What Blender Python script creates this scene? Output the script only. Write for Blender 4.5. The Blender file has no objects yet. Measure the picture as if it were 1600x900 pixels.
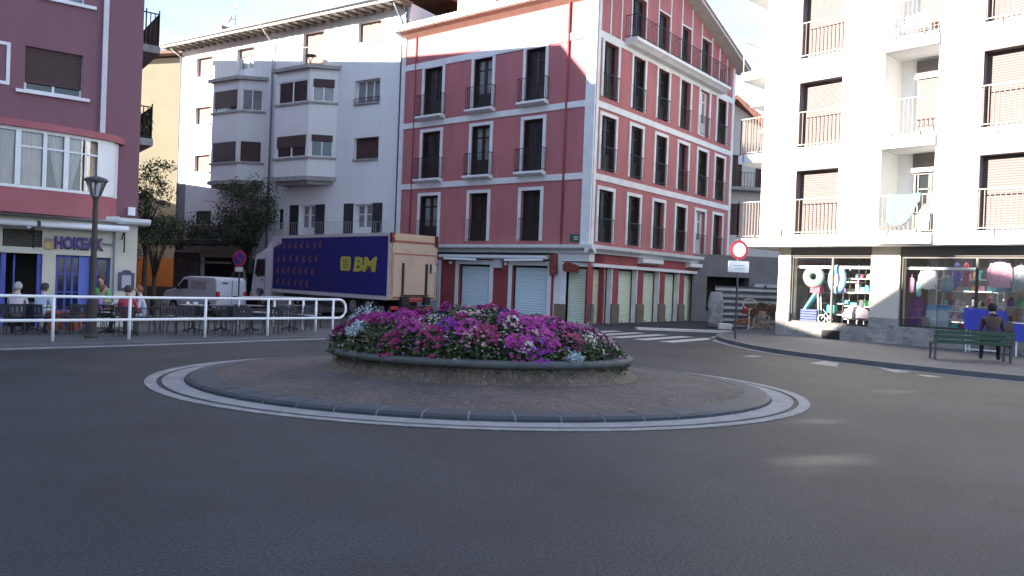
import bpy, bmesh, math, random
from mathutils import Vector, Matrix, noise
random.seed(7)
C = bpy.context.scene.collection
SC = bpy.context.scene
R = math.radians
# ------------------------------------------------------------------ camera
F, H = 1230.0, 1.65
ROLL = math.atan(.038)
cr, sr = math.cos(ROLL), math.sin(ROLL)
PIT = math.atan(9 * cr / F)
cp, sp = math.cos(PIT), math.sin(PIT)
cam_d = bpy.data.cameras.new('camera')
cam = bpy.data.objects.new('camera', cam_d)
C.objects.link(cam)
cam_d.sensor_width = 36
cam_d.lens = F / 1600 * 36
cam_d.clip_end = 3000
cam_d.clip_start = .1
right = Vector((cr, sr * sp, sr * cp)); up = Vector((-sr, cr * sp, cr * cp)); fwd = Vector((0, cp, -sp))
cam.matrix_world = Matrix(((right.x, up.x, -fwd.x, 0), (right.y, up.y, -fwd.y, 0), (right.z, up.z, -fwd.z, H), (0, 0, 0, 1)))
SC.camera = cam
# ------------------------------------------------------------------ light
SUN_EL, SUN_AZ = R(18), R(200)          # azimuth measured from +X, sun stands to the left and a little behind
S = Vector((math.cos(SUN_AZ) * math.cos(SUN_EL), math.sin(SUN_AZ) * math.cos(SUN_EL), math.sin(SUN_EL)))
w = bpy.data.worlds.new('World'); SC.world = w; w.use_nodes = True
nt = w.node_tree; nt.nodes.clear()
out = nt.nodes.new('ShaderNodeOutputWorld'); bg = nt.nodes.new('ShaderNodeBackground')
sky = nt.nodes.new('ShaderNodeTexSky'); sky.sky_type = 'NISHITA'; sky.sun_disc = False
sky.sun_elevation = SUN_EL
sky.sun_rotation = math.atan2(S.x, S.y)
sky.air_density = 1.0; sky.dust_density = .15; sky.ozone_density = 2.2
tc = nt.nodes.new('ShaderNodeTexCoord')
mp = nt.nodes.new('ShaderNodeMapping'); mp.inputs['Scale'].default_value = (1.0, 1.0, 3.2)
nz = nt.nodes.new('ShaderNodeTexNoise'); nz.inputs['Scale'].default_value = 1.6; nz.inputs['Detail'].default_value = 6; nz.inputs['Roughness'].default_value = .5
rp = nt.nodes.new('ShaderNodeValToRGB'); rp.color_ramp.elements[0].position = .36; rp.color_ramp.elements[1].position = .72
rp.color_ramp.elements[0].color = (.02, .02, .02, 1)
rp.color_ramp.elements[1].color = (.8, .8, .8, 1)
mx = nt.nodes.new('ShaderNodeMix'); mx.data_type = 'RGBA'
L = nt.links.new
L(tc.outputs['Generated'], mp.inputs['Vector']); L(mp.outputs['Vector'], nz.inputs['Vector']); L(nz.outputs['Fac'], rp.inputs['Fac'])
L(rp.outputs['Color'], mx.inputs['Factor']); L(sky.outputs['Color'], mx.inputs[6]); mx.inputs[7].default_value = (4.6, 4.8, 5.2, 1)
tn = nt.nodes.new('ShaderNodeMix'); tn.data_type = 'RGBA'; tn.blend_type = 'MULTIPLY'; tn.inputs['Factor'].default_value = 1
tn.inputs[7].default_value = (.93, .98, 1.10, 1); L(mx.outputs[2], tn.inputs[6]); L(tn.outputs[2], bg.inputs['Color']); bg.inputs['Strength'].default_value = .07
L(bg.outputs['Background'], out.inputs['Surface'])
sl = bpy.data.lights.new('sun', 'SUN'); sl.energy = 5.0; sl.angle = R(.5); sl.color = (1, .93, .82)
so = bpy.data.objects.new('sun', sl); C.objects.link(so); so.location = (-30, -10, 40)
so.rotation_euler = (-S).to_track_quat('-Z', 'Y').to_euler()
SC.view_settings.view_transform = 'Standard'; SC.view_settings.look = 'None'
SC.view_settings.exposure = 2.4; SC.view_settings.gamma = 1; SC.view_settings.use_curve_mapping = False

# ------------------------------------------------------------------ materials
MATS = {}
def mat(name, col, rough=.7, var=.1, vscale=1.5, bump=0, bscale=60, metal=0, spec=.5, emit=0, streak=0, coat=0, col2=None, speck=0, speckscale=120):
    if name in MATS: return MATS[name]
    m = bpy.data.materials.new(name); m.use_nodes = True
    n = m.node_tree.nodes; l = m.node_tree.links
    b = n['Principled BSDF']
    b.inputs['Roughness'].default_value = rough; b.inputs['Metallic'].default_value = metal
    b.inputs['Specular IOR Level'].default_value = spec
    b.inputs['Coat Weight'].default_value = coat
    t = n.new('ShaderNodeTexCoord')
    base = (*col, 1)
    c2 = (*(col2 if col2 else [min(1, c * (1 - var * 1.6)) for c in col]), 1)
    c1 = (*[min(1, c * (1 + var)) for c in col], 1) if not col2 else base
    nz = n.new('ShaderNodeTexNoise'); nz.inputs['Scale'].default_value = vscale; nz.inputs['Detail'].default_value = 7; nz.inputs['Roughness'].default_value = .6
    src = t.outputs['Object']
    if streak:
        mpn = n.new('ShaderNodeMapping'); mpn.inputs['Scale'].default_value = (3, 3, .35); l.new(src, mpn.inputs['Vector']); l.new(mpn.outputs['Vector'], nz.inputs['Vector'])
    else:
        l.new(src, nz.inputs['Vector'])
    rmp = n.new('ShaderNodeMapRange'); rmp.inputs['From Min'].default_value = .3; rmp.inputs['From Max'].default_value = .7; l.new(nz.outputs['Fac'], rmp.inputs['Value'])
    mixn = n.new('ShaderNodeMix'); mixn.data_type = 'RGBA'; l.new(rmp.outputs['Result'], mixn.inputs['Factor'])
    mixn.inputs[6].default_value = c1; mixn.inputs[7].default_value = c2
    res = mixn.outputs[2]
    if speck:
        v = n.new('ShaderNodeTexNoise'); v.inputs['Scale'].default_value = speckscale; v.inputs['Detail'].default_value = 3; l.new(src, v.inputs['Vector'])
        r2 = n.new('ShaderNodeMapRange'); r2.inputs['From Min'].default_value = .35; r2.inputs['From Max'].default_value = .65
        r2.inputs['To Min'].default_value = 1 - speck; r2.inputs['To Max'].default_value = 1 + speck; l.new(v.outputs['Fac'], r2.inputs['Value'])
        vm = n.new('ShaderNodeVectorMath'); vm.operation = 'SCALE'; l.new(res, vm.inputs[0]); l.new(r2.outputs['Result'], vm.inputs['Scale']); res = vm.outputs['Vector']
    l.new(res, b.inputs['Base Color'])
    if bump:
        nb = n.new('ShaderNodeTexNoise'); nb.inputs['Scale'].default_value = bscale; nb.inputs['Detail'].default_value = 4; l.new(src, nb.inputs['Vector'])
        bp = n.new('ShaderNodeBump'); bp.inputs['Strength'].default_value = bump; bp.inputs['Distance'].default_value = .02
        l.new(nb.outputs['Fac'], bp.inputs['Height']); l.new(bp.outputs['Normal'], b.inputs['Normal'])
    if emit:
        b.inputs['Emission Color'].default_value = base; b.inputs['Emission Strength'].default_value = emit
    MATS[name] = m
    return m
def voro_mat(name, c1, c2, mortar, scale, rough=.85, edge=.05, stretch=(1, 1, 1), bump=.6):
    m = bpy.data.materials.new(name); m.use_nodes = True
    n = m.node_tree.nodes; l = m.node_tree.links; b = n['Principled BSDF']; b.inputs['Roughness'].default_value = rough
    t = n.new('ShaderNodeTexCoord'); mpn = n.new('ShaderNodeMapping'); mpn.inputs['Scale'].default_value = stretch
    l.new(t.outputs['Object'], mpn.inputs['Vector'])
    v = n.new('ShaderNodeTexVoronoi'); v.inputs['Scale'].default_value = scale
    ve = n.new('ShaderNodeTexVoronoi'); ve.feature = 'DISTANCE_TO_EDGE'; ve.inputs['Scale'].default_value = scale
    for k in (v, ve): l.new(mpn.outputs['Vector'], k.inputs['Vector'])
    sepr = n.new('ShaderNodeSeparateColor'); l.new(v.outputs['Color'], sepr.inputs['Color'])
    a = n.new('ShaderNodeMix'); a.data_type = 'RGBA'; a.inputs[6].default_value = (*c1, 1); a.inputs[7].default_value = (*c2, 1); l.new(sepr.outputs['Red'], a.inputs['Factor'])
    mr = n.new('ShaderNodeMapRange'); mr.inputs['From Max'].default_value = edge; l.new(ve.outputs['Distance'], mr.inputs['Value'])
    o = n.new('ShaderNodeMix'); o.data_type = 'RGBA'; o.inputs[6].default_value = (*mortar, 1); l.new(a.outputs[2], o.inputs[7]); l.new(mr.outputs['Result'], o.inputs['Factor'])
    big = n.new('ShaderNodeTexNoise'); big.inputs['Scale'].default_value = .9; big.inputs['Detail'].default_value = 6; l.new(t.outputs['Object'], big.inputs['Vector'])
    r2 = n.new('ShaderNodeMapRange'); r2.inputs['From Min'].default_value = .3; r2.inputs['From Max'].default_value = .7; r2.inputs['To Min'].default_value = .72; r2.inputs['To Max'].default_value = 1.18; l.new(big.outputs['Fac'], r2.inputs['Value'])
    vm = n.new('ShaderNodeVectorMath'); vm.operation = 'SCALE'; l.new(o.outputs[2], vm.inputs[0]); l.new(r2.outputs['Result'], vm.inputs['Scale'])
    l.new(vm.outputs['Vector'], b.inputs['Base Color'])
    bp = n.new('ShaderNodeBump'); bp.inputs['Strength'].default_value = bump; bp.inputs['Distance'].default_value = .02; l.new(mr.outputs['Result'], bp.inputs['Height']); l.new(bp.outputs['Normal'], b.inputs['Normal'])
    MATS[name] = m
    return m
def glass_mat(name, tint=(1, 1, 1), base=.06):
    m = bpy.data.materials.new(name); m.use_nodes = True
    n = m.node_tree.nodes; l = m.node_tree.links; n.clear()
    o = n.new('ShaderNodeOutputMaterial'); t = n.new('ShaderNodeBsdfTransparent'); g = n.new('ShaderNodeBsdfGlossy'); mx = n.new('ShaderNodeMixShader')
    t.inputs['Color'].default_value = (*tint, 1); g.inputs['Roughness'].default_value = .02
    fr = n.new('ShaderNodeFresnel'); fr.inputs['IOR'].default_value = 1.5
    ad = n.new('ShaderNodeMath'); ad.operation = 'ADD'; ad.inputs[1].default_value = base; l.new(fr.outputs['Fac'], ad.inputs[0])
    l.new(ad.outputs['Value'], mx.inputs['Fac']); l.new(t.outputs['BSDF'], mx.inputs[1]); l.new(g.outputs['BSDF'], mx.inputs[2]); l.new(mx.outputs['Shader'], o.inputs['Surface'])
    MATS[name] = m
    return m
asphalt = mat('asphalt', (.029, .030, .033), .72, .32, .45, bump=.6, bscale=60, speck=.6, speckscale=42, spec=.4)
paving = mat('paving', (.075, .075, .08), .85, .12, 1.2, bump=.2, bscale=40, speck=.15, speckscale=60)
kerbm = mat('kerb_stone', (.10, .10, .11), .8, .15, 3, bump=.3, bscale=50)
gutter = mat('gutter_concrete', (.24, .235, .24), .85, .14, 2.5, bump=.2, bscale=60, speck=.12)
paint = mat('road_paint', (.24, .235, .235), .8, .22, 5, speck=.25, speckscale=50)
pink = mat('pink_render', (.39, .135, .142), .85, .08, .9, bump=.1, bscale=80, streak=1)
pinkg = mat('dark_red_render', (.27, .05, .055), .8, .12, 1.2, bump=.1)
mauve = mat('mauve_render', (.21, .10, .13), .85, .05, .6, bump=.08, streak=1)
bayred = mat('bay_render', (.36, .115, .135), .8, .06, 1, bump=.08)
cream = mat('cream_render', (.69, .70, .70), .85, .03, .7, bump=.12, streak=1)
creamslab = mat('weathered_concrete', (.30, .30, .29), .9, .2, 3, bump=.2)
yellow = mat('yellow_render', (.215, .185, .125), .9, .05, .8, bump=.1)
white = mat('white_render', (.80, .79, .76), .8, .03, .8, bump=.06)
trim = mat('white_trim', (.66, .66, .66), .7, .08, 2, bump=.05)
trimw = mat('white_frame', (.74, .75, .78), .45, .03, 2)
darkwood = mat('dark_wood', (.022, .014, .013), .5, .3, 8)
iron = mat('black_iron', (.015, .015, .017), .5, .1, 5, metal=.3)
glassd = mat('window_glass', (.02, .024, .028), .06, .2, 2, spec=.9)
glassl = mat('curtained_glass', (.22, .23, .24), .12, .2, 2, spec=.8)
blind = mat('brown_blind', (.20, .115, .10), .7, .05, 1)
blindl = mat('beige_blind', (.135, .096, .092), .7, .04, 1)
blindd = mat('dark_brown_blind', (.065, .03, .03), .6, .05, 1)
roofm = mat('red_roof_tile', (.30, .13, .09), .9, .25, 6, bump=.8, bscale=14)
eavem = mat('eave_board', (.42, .40, .36), .8, .1, 3)
rafter = mat('rafter_wood', (.16, .13, .11), .8, .1, 3)
pipem = mat('zinc_pipe', (.42, .43, .45), .5, .1, 2, metal=.3)
pipeg = mat('grey_pipe', (.16, .18, .22), .5, .1, 2)
shutg = mat('pale_green_shutter', (.58, .64, .50), .6, .05, .8)
shutb = mat('pale_blue_shutter', (.56, .68, .72), .55, .04, .8)
brownst = mat('brown_stone', (.16, .125, .09), .8, .15, 3, bump=.2)
rubble = voro_mat('rubble_stone', (.34, .32, .29), (.22, .20, .19), (.40, .38, .35), 3.2, edge=.06, stretch=(1, 1, 1.9))
darkstone = voro_mat('dark_stone', (.11, .10, .09), (.06, .055, .055), (.12, .115, .11), 2.2, edge=.05, stretch=(1, 1, 1.9))
tilest = mat('beige_tile', (.62, .56, .46), .6, .08, 2)
railb = mat('beige_railing', (.30, .24, .215), .5, .04, 3)
railw = mat('white_rail_paint', (.78, .78, .80), .35, .04, 5)
leaf = mat('leaf_green', (.035, .06, .022), .6, .4, 9)
leaf2 = mat('leaf_light_green', (.085, .125, .04), .6, .3, 9)
silver = mat('silver_leaf', (.42, .50, .52), .7, .15, 9)
bark = mat('bark', (.07, .055, .045), .9, .3, 9, bump=.8)
soil = mat('soil', (.05, .04, .03), .95, .2, 9)
magenta = mat('magenta_petal', (.42, .022, .27), .6, .3, 13)
purple = mat('purple_petal', (.26, .018, .33), .6, .3, 13)
salmon = mat('salmon_petal', (.56, .27, .32), .6, .3, 13)
whitep = mat('white_petal', (.62, .58, .52), .6, .2, 13)
crimson = mat('crimson_petal', (.30, .01, .11), .6, .3, 13)
blackm = mat('black_plastic', (.02, .02, .022), .45, .2, 4)
rubber = mat('rubber', (.015, .015, .015), .8, .2, 8)
steel = mat('steel', (.45, .46, .48), .35, .1, 6, metal=.8)
orange = mat('orange_panel', (.42, .14, .025), .7, .06, 1)
shopglass = glass_mat('shop_glass', (.97, .98, .98), .03)
# ------------------------------------------------------------------ mesh helpers
ORG = {}
def gz(x, y):
    def sm(t): t = max(0, min(1, t)); return t * t * (3 - 2 * t)
    return -.6 * sm((-x - 3) / 12) * sm((y - 13) / 24)
class Fr:                                   # facade frame: s along the wall, n out of it, z up
    def __init__(s, o, d, outv=None):
        d = Vector((d[0], d[1], 0)).normalized()
        s.o = Vector((o[0], o[1], o[2] if len(o) > 2 else 0)); s.d = d
        s.n = Vector((-d.y, d.x, 0))
        if outv is not None and s.n.dot(Vector((outv[0], outv[1], 0))) < 0: s.n = -s.n
    def p(s, a, n, z): return s.o + s.d * a + s.n * n + Vector((0, 0, z))
WF = Fr((0, 0), (1, 0), (0, 1))
class MB:
    def __init__(s, fr=WF): s.v = []; s.f = []; s.fr = fr; s.mi = []
    def P(s, p): return s.fr.p(*p)
    def face(s, pts, mi=0):
        k = len(s.v); s.v += [s.P(p) for p in pts]; s.f.append(tuple(range(k, k + len(pts)))); s.mi.append(mi)
    def box(s, a, b, mi=0):
        k = len(s.v)
        for z in (a[2], b[2]):
            for (x, y) in ((a[0], a[1]), (b[0], a[1]), (b[0], b[1]), (a[0], b[1])): s.v.append(s.P((x, y, z)))
        for q in ((0, 3, 2, 1), (4, 5, 6, 7), (0, 1, 5, 4), (1, 2, 6, 5), (2, 3, 7, 6), (3, 0, 4, 7)):
            s.f.append(tuple(k + i for i in q)); s.mi.append(mi)
    def prism(s, poly, e0, e1, axis='n', mi=0):
        # poly in (s,z) extruded along n, or (s,n) extruded along z, or (n,z) extruded along s
        def mk(u, v, e): return {'n': (u, e, v), 'z': (u, v, e), 's': (e, u, v)}[axis]
        k = len(s.v); N = len(poly)
        s.v += [s.P(mk(u, v, e0)) for u, v in poly] + [s.P(mk(u, v, e1)) for u, v in poly]
        s.f.append(tuple(range(k, k + N))); s.f.append(tuple(range(k + 2 * N - 1, k + N - 1, -1)))
        for i in range(N):
            j = (i + 1) % N; s.f.append((k + i, k + j, k + N + j, k + N + i))
        s.mi += [mi] * (N + 2)
    def tube(s, pts, r, seg=6, r2=None, mi=0, closed=False):
        P = [s.P(p) for p in pts]; n = len(P); k = len(s.v); rings = []
        for i, p in enumerate(P):
            if closed: t = P[(i + 1) % n] - P[i - 1]
            else: t = (P[min(i + 1, n - 1)] - P[max(i - 1, 0)])
            t.normalize()
            a = t.cross(Vector((0, 0, 1)) if abs(t.z) < .9 else Vector((1, 0, 0))).normalized(); b = t.cross(a)
            rr = r if r2 is None else r + (r2 - r) * i / max(1, n - 1)
            for q in range(seg):
                an = 2 * math.pi * q / seg + math.pi / seg; s.v.append(p + a * math.cos(an) * rr + b * math.sin(an) * rr)
        m = n if closed else n - 1
        for i in range(m):
            j = (i + 1) % n
            for q in range(seg):
                q2 = (q + 1) % seg; s.f.append((k + i * seg + q, k + i * seg + q2, k + j * seg + q2, k + j * seg + q)); s.mi.append(mi)
        if not closed:
            s.f.append(tuple(k + q for q in range(seg))); s.f.append(tuple(k + (n - 1) * seg + q for q in range(seg))); s.mi += [mi, mi]
    def lathe(s, c, prof, seg=24, mi=0, sx=1, sy=1, caps=True):
        k = len(s.v)
        for (r, z) in prof:
            for q in range(seg):
                a = 2 * math.pi * q / seg; s.v.append(s.P((c[0] + r * math.cos(a) * sx, c[1] + r * math.sin(a) * sy, c[2] + z)))
        for i in range(len(prof) - 1):
            for q in range(seg):
                q2 = (q + 1) % seg; s.f.append((k + i * seg + q, k + i * seg + q2, k + (i + 1) * seg + q2, k + (i + 1) * seg + q)); s.mi.append(mi)
        if caps:
            s.f.append(tuple(k + q for q in range(seg))[::-1]); s.f.append(tuple(k + (len(prof) - 1) * seg + q for q in range(seg))); s.mi += [mi, mi]
    def disc(s, c, r, n0, n1, seg=24, mi=0, rz=None):   # cylinder whose axis is n
        rz = rz or r
        s.prism([(c[0] + r * math.cos(2 * math.pi * i / seg), c[1] + rz * math.sin(2 * math.pi * i / seg)) for i in range(seg)], n0, n1, 'n', mi)
    def build(s, name, m, parent=None, smooth=False, recalc=True, bevel=0, origin=None):
        me = bpy.data.meshes.new(name)
        if origin is not None: og = Vector(origin)
        elif parent is not None: og = ORG[parent.name]
        else:
            xs = [p.x for p in s.v]; ys = [p.y for p in s.v]; zs = [p.z for p in s.v]
            og = Vector(((min(xs) + max(xs)) / 2, (min(ys) + max(ys)) / 2, min(zs)))
        me.from_pydata([tuple(p - og) for p in s.v], [], s.f)
        ms = m if isinstance(m, (list, tuple)) else [m]
        for q in ms: me.materials.append(q)
        if len(ms) > 1: me.polygons.foreach_set('material_index', s.mi)
        if recalc:
            bm = bmesh.new(); bm.from_mesh(me); bmesh.ops.recalc_face_normals(bm, faces=bm.faces); bm.to_mesh(me); bm.free()
        if smooth: me.polygons.foreach_set('use_smooth', [True] * len(me.polygons))
        o = bpy.data.objects.new(name, me); C.objects.link(o)
        if bevel:
            bv = o.modifiers.new('bevel', 'BEVEL'); bv.width = bevel; bv.segments = 2; bv.limit_method = 'ANGLE'
        if parent is not None: o.parent = parent; ORG[o.name] = ORG[parent.name]
        else: o.location = og; ORG[o.name] = og
        return o
def tag(o, label=None, cat=None, group=None, kind=None):
    if label: o['label'] = label
    if cat: o['category'] = cat
    if group: o['group'] = group
    if kind: o['kind'] = kind
    return o
def thing(name, label, cat, loc=(0, 0, 0), group=None):
    o = bpy.data.objects.new(name, None); C.objects.link(o); o.location = loc; o.empty_display_size = .2
    ORG[o.name] = Vector(loc); return tag(o, label, cat, group)
def one(mb, name, m, label, cat, group=None, **k): return tag(mb.build(name, m, **k), label, cat, group)
def struct(name, mb, m, **k): return tag(mb.build(name, m, **k), kind='structure')
def copy_tree(o, parent=None):
    c = o.copy(); C.objects.link(c); c.parent = parent
    for ch in list(o.children): copy_tree(ch, c)
    return c
def each_box(fr, boxes, name, m, parent, **k):
    for a, b in boxes: q = MB(fr); q.box(a, b); q.build(name, m, parent, **k)
def grid_wall(mb, s0, s1, z0, z1, ops, depth=.22, n=0, top=None, fine=None, mi=0):
    ss = {s0, s1}; zz = {z0, z1}
    for a, b, c, d in ops: ss |= {a, b}; zz |= {c, d}
    if fine: ss |= {s0 + i * fine for i in range(int((s1 - s0) / fine) + 1)}
    ss = sorted(x for x in ss if s0 <= x <= s1); zz = sorted(x for x in zz if z0 <= x <= z1)
    tp = top or (lambda s: 1e9)
    for i in range(len(ss) - 1):
        for j in range(len(zz) - 1):
            a, b, c, d = ss[i], ss[i + 1], zz[j], zz[j + 1]; mx_, mz_ = (a + b) / 2, (c + d) / 2
            if any(o[0] < mx_ < o[1] and o[2] < mz_ < o[3] for o in ops): continue
            c1, c2, d1, d2 = min(c, tp(a)), min(c, tp(b)), min(d, tp(a)), min(d, tp(b))
            if d1 - c1 < 1e-4 and d2 - c2 < 1e-4: continue
            mb.face([(a, n, c1), (b, n, c2), (b, n, d2), (a, n, d1)], mi)
    for o in ops:
        a, b, c, d = o
        if depth:
            mb.face([(a, n, c), (a, n - depth, c), (a, n - depth, d), (a, n, d)], mi); mb.face([(b, n, c), (b, n - depth, c), (b, n - depth, d), (b, n, d)], mi)
            mb.face([(a, n, c), (b, n, c), (b, n - depth, c), (a, n - depth, c)], mi); mb.face([(a, n, d), (b, n, d), (b, n - depth, d), (a, n - depth, d)], mi)
def bars(mb, pts, z0, z1, gap=.12, r=.012, top=.02, base=None, dz=0):
    # upright railing along pts (s,n)
    base = z0 if base is None else base
    for i in range(len(pts) - 1):
        a, b = pts[i], pts[i + 1]; Ln = math.hypot(b[0] - a[0], b[1] - a[1]); N = max(1, round(Ln / gap))
        mb.tube([(a[0], a[1], z1), (b[0], b[1], z1)], top, 4); mb.tube([(a[0], a[1], base + .06), (b[0], b[1], base + .06)], top * .8, 4)
        for k in range(N + 1):
            t = k / N; x = a[0] + (b[0] - a[0]) * t; y = a[1] + (b[1] - a[1]) * t
            mb.tube([(x, y, base + .02), (x, y, z1)], r, 4)
def window(parent, fr, s0, s1, z0, z1, depth=.22, kind='plain', frame=darkwood, pane=glassd, fw=.06, cols=2, rows=1, surround=None, sw=.15,
           sill=None, blindm=None, bz=0, rail=None, railn=.1, railz=1.0, slab=None, slabn=.35, name='window', railgap=.13, railr=.012, ext=.12, label=None):
    nb = -depth
    mb = MB(fr)
    def bx(a, b, c, d, e=.05): mb.box((a, nb - .03, c), (b, nb + e, d))
    bx(s0, s0 + fw, z0, z1); bx(s1 - fw, s1, z0, z1); bx(s0 + fw, s1 - fw, z0, z0 + fw); bx(s0 + fw, s1 - fw, z1 - fw, z1)
    W = s1 - s0 - 2 * fw
    for i in range(1, cols): x = s0 + fw + W * i / cols; bx(x - fw / 2, x + fw / 2, z0 + fw, z1 - fw, .045)
    if kind == 'french':
        zz = z0 + .75; bx(s0 + fw, s1 - fw, z0 + fw, zz, .03)
        for i in range(cols):
            a = s0 + fw + W * i / cols + .04; b = s0 + fw + W * (i + 1) / cols - .04
            bx(a, a + .05, zz, z1 - fw, .035); bx(b - .05, b, zz, z1 - fw, .035); bx(a, b, z1 - .55, z1 - .5, .035)
    for j in range(1, rows): z = z0 + (z1 - z0) * j / rows; bx(s0 + fw, s1 - fw, z - fw / 3, z + fw / 3, .04)
    w_ = mb.build(name, frame, parent)
    if label: w_['label'] = label
    p = MB(fr); p.box((s0 + .01, nb - .02, z0 + .01), (s1 - .01, nb - .002, z1 - .01)); p.build('pane', pane, w_)
    if surround:
        q = MB(fr); q.box((s0 - sw, -.01, z0), (s0, .05, z1 + sw)); q.box((s1, -.01, z0), (s1 + sw, .05, z1 + sw)); q.box((s0, -.01, z1), (s1, .048, z1 + sw)); q.build('surround', surround, w_)
    if sill:
        q = MB(fr); q.box((s0 - ext, -.05, z0 - .09), (s1 + ext, .1, z0)); q.build('sill', sill, w_)
    if blindm:
        q = MB(fr); zb = bz or z0 + .02; n_ = nb + .07; zt = z1 - .005; k = 0
        nsl = max(3, int((zt - zb) / .075)); h = (zt - zb) / nsl
        for k in range(nsl): q.prism([(n_ - .012, zb + k * h), (n_ + .0015, zb + (k + .10) * h), (n_ + .004, zb + (k + .5) * h), (n_ + .0015, zb + (k + .98) * h), (n_ - .012, zb + (k + .98) * h)], s0 + .02, s1 - .02, 's')
        q.box((s0 + .02, n_ - .03, zb), (s1 - .02, n_ - .013, zt)); q.build('roller_blind', blindm, w_)
    if slab:
        q = MB(fr); q.prism([(0, z0 - .22), (slabn * .8, z0 - .15), (slabn, z0 - .12), (slabn, z0 - .02), (0, z0 - .02)], s0 - sw - .08, s1 + sw + .08, 's'); q.build('balcony_slab', slab, w_)
    if rail:
        q = MB(fr)
        if slab: a, b, nn = s0 - sw - .05, s1 + sw + .05, slabn - .05; bars(q, [(a, 0), (a, nn), (b, nn), (b, 0)], z0, z0 + railz, railgap, railr, .018)
        else: bars(q, [(s0 - .02, railn), (s1 + .02, railn)], z0, z0 + railz, railgap, railr, .018); q.tube([(s0 - .02, 0, z0 + railz), (s0 - .02, railn, z0 + railz)], .015, 4); q.tube([(s1 + .02, 0, z0 + railz), (s1 + .02, railn, z0 + railz)], .015, 4)
        q.build('railing', rail, w_)
    return w_
def text_mb(mb, txt, fr, s, n, z, size, width=None, bold=.0, shear=0, thick=.02, mirror=False):
    cu = bpy.data.curves.new('lettering', 'FONT'); cu.body = txt; cu.size = size; cu.offset = bold; cu.shear = shear; cu.extrude = thick; cu.resolution_u = 3
    ob = bpy.data.objects.new('lettering', cu); C.objects.link(ob); dg = bpy.context.evaluated_depsgraph_get(); dg.update()
    me = bpy.data.meshes.new_from_object(ob.evaluated_get(dg)); bpy.data.objects.remove(ob)
    xs = [v.co.x for v in me.vertices]; x0, x1 = min(xs), max(xs); k = len(mb.v); sc = (width / (x1 - x0)) if width else 1
    for v in me.vertices:
        a = (v.co.x - x0) * sc
        mb.v.append(fr.p(s + (-a if mirror else a), n + v.co.z, z + v.co.y))
    for p in me.polygons: mb.f.append(tuple(k + i for i in p.vertices)); mb.mi.append(0)
    bpy.data.meshes.remove(me)

# ------------------------------------------------------------------ ground
EC = Vector((-.45, 12.8))
def island(sc_, n=96):                       # ellipse outline scaled so that outer white line = 1
    return [(EC.x + 5.14 * sc_ * math.cos(2 * math.pi * i / n), EC.y + 4.1 * sc_ * math.sin(2 * math.pi * i / n)) for i in range(n)]
mb = MB()
xs = [-900, -200, -80] + [-50 + i * 1.0 for i in range(0, 81)] + [60, 150, 900]; ys = [-300, -60, -10] + [i * 1.0 for i in range(0, 71)] + [100, 200, 2500]
for y in ys:
    for x in xs: mb.v.append(Vector((x, y, gz(x, y))))
nx = len(xs)
for j in range(len(ys) - 1):
    for i in range(nx - 1): k = j * nx + i; mb.f.append((k, k + 1, k + 1 + nx, k + nx)); mb.mi.append(0)
struct('road', mb, asphalt, smooth=True, recalc=False, origin=(0, 0, 0))
def ring(a0, a1, z0, z1, m, name, side=True, n=96):
    mb = MB(); A = island(a1, n); B = island(a0, n)
    for i in range(n):
        j = (i + 1) % n
        mb.face([(*A[i], z1), (*A[j], z1), (*B[j], z0), (*B[i], z0)])
    return mb
def rsec(pts, n=96, m=None):                # revolve list of (scale, z) as one elliptical band
    mb = MB()
    for q in range(len(pts) - 1):
        A = island(pts[q][0], n); B = island(pts[q + 1][0], n)
        for i in range(n):
            j = (i + 1) % n; mb.face([(*A[i], pts[q][1]), (*A[j], pts[q][1]), (*B[j], pts[q + 1][1]), (*B[i], pts[q + 1][1])])
    return mb
struct('island_edge_line', rsec([(1.0, .004), (1.0, .012), (.968, .012), (.968, .004)]), paint)
struct('island_gutter', rsec([(.953, .004), (.953, .016), (.893, .022), (.893, .004)]), gutter)
# kerb ring of cut stones with light joints
kb = MB(); nst = 52; joints = MB()
for q in range(nst):
    t0, t1 = (q + .022) / nst, (q + 1 - .022) / nst
    sub = 4
    for u in range(sub):
        a, b = 2 * math.pi * (t0 + (t1 - t0) * u / sub), 2 * math.pi * (t0 + (t1 - t0) * (u + 1) / sub)
        def E(s_, an): return (EC.x + 5.14 * s_ * math.cos(an), EC.y + 4.1 * s_ * math.sin(an))
        prof = [(.890, .0), (.889, .055), (.878, .082), (.812, .10), (.812, .03)]
        for i in range(len(prof) - 1):
            kb.face([(*E(prof[i][0], a), prof[i][1]), (*E(prof[i][0], b), prof[i][1]), (*E(prof[i + 1][0], b), prof[i + 1][1]), (*E(prof[i + 1][0], a), prof[i + 1][1])])
struct('island_kerb', kb, mat('blue_grey_stone', (.036, .042, .054), .7, .2, 3, bump=.2, bscale=30, speck=.12, speckscale=90))
struct('island_kerb_joints', rsec([(.8885, .0), (.8875, .05), (.876, .076), (.812, .094)], 160), mat('joint_mortar', (.20, .20, .21), .9, .1, 4))
cob = voro_mat('cobbles', (.115, .09, .078), (.072, .06, .058), (.06, .052, .05), 11, edge=.09)
struct('island_paving', rsec([(.814, .096), (.7, .13), (.6, .165), (.45, .20), (.3, .2)]), cob)
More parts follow.
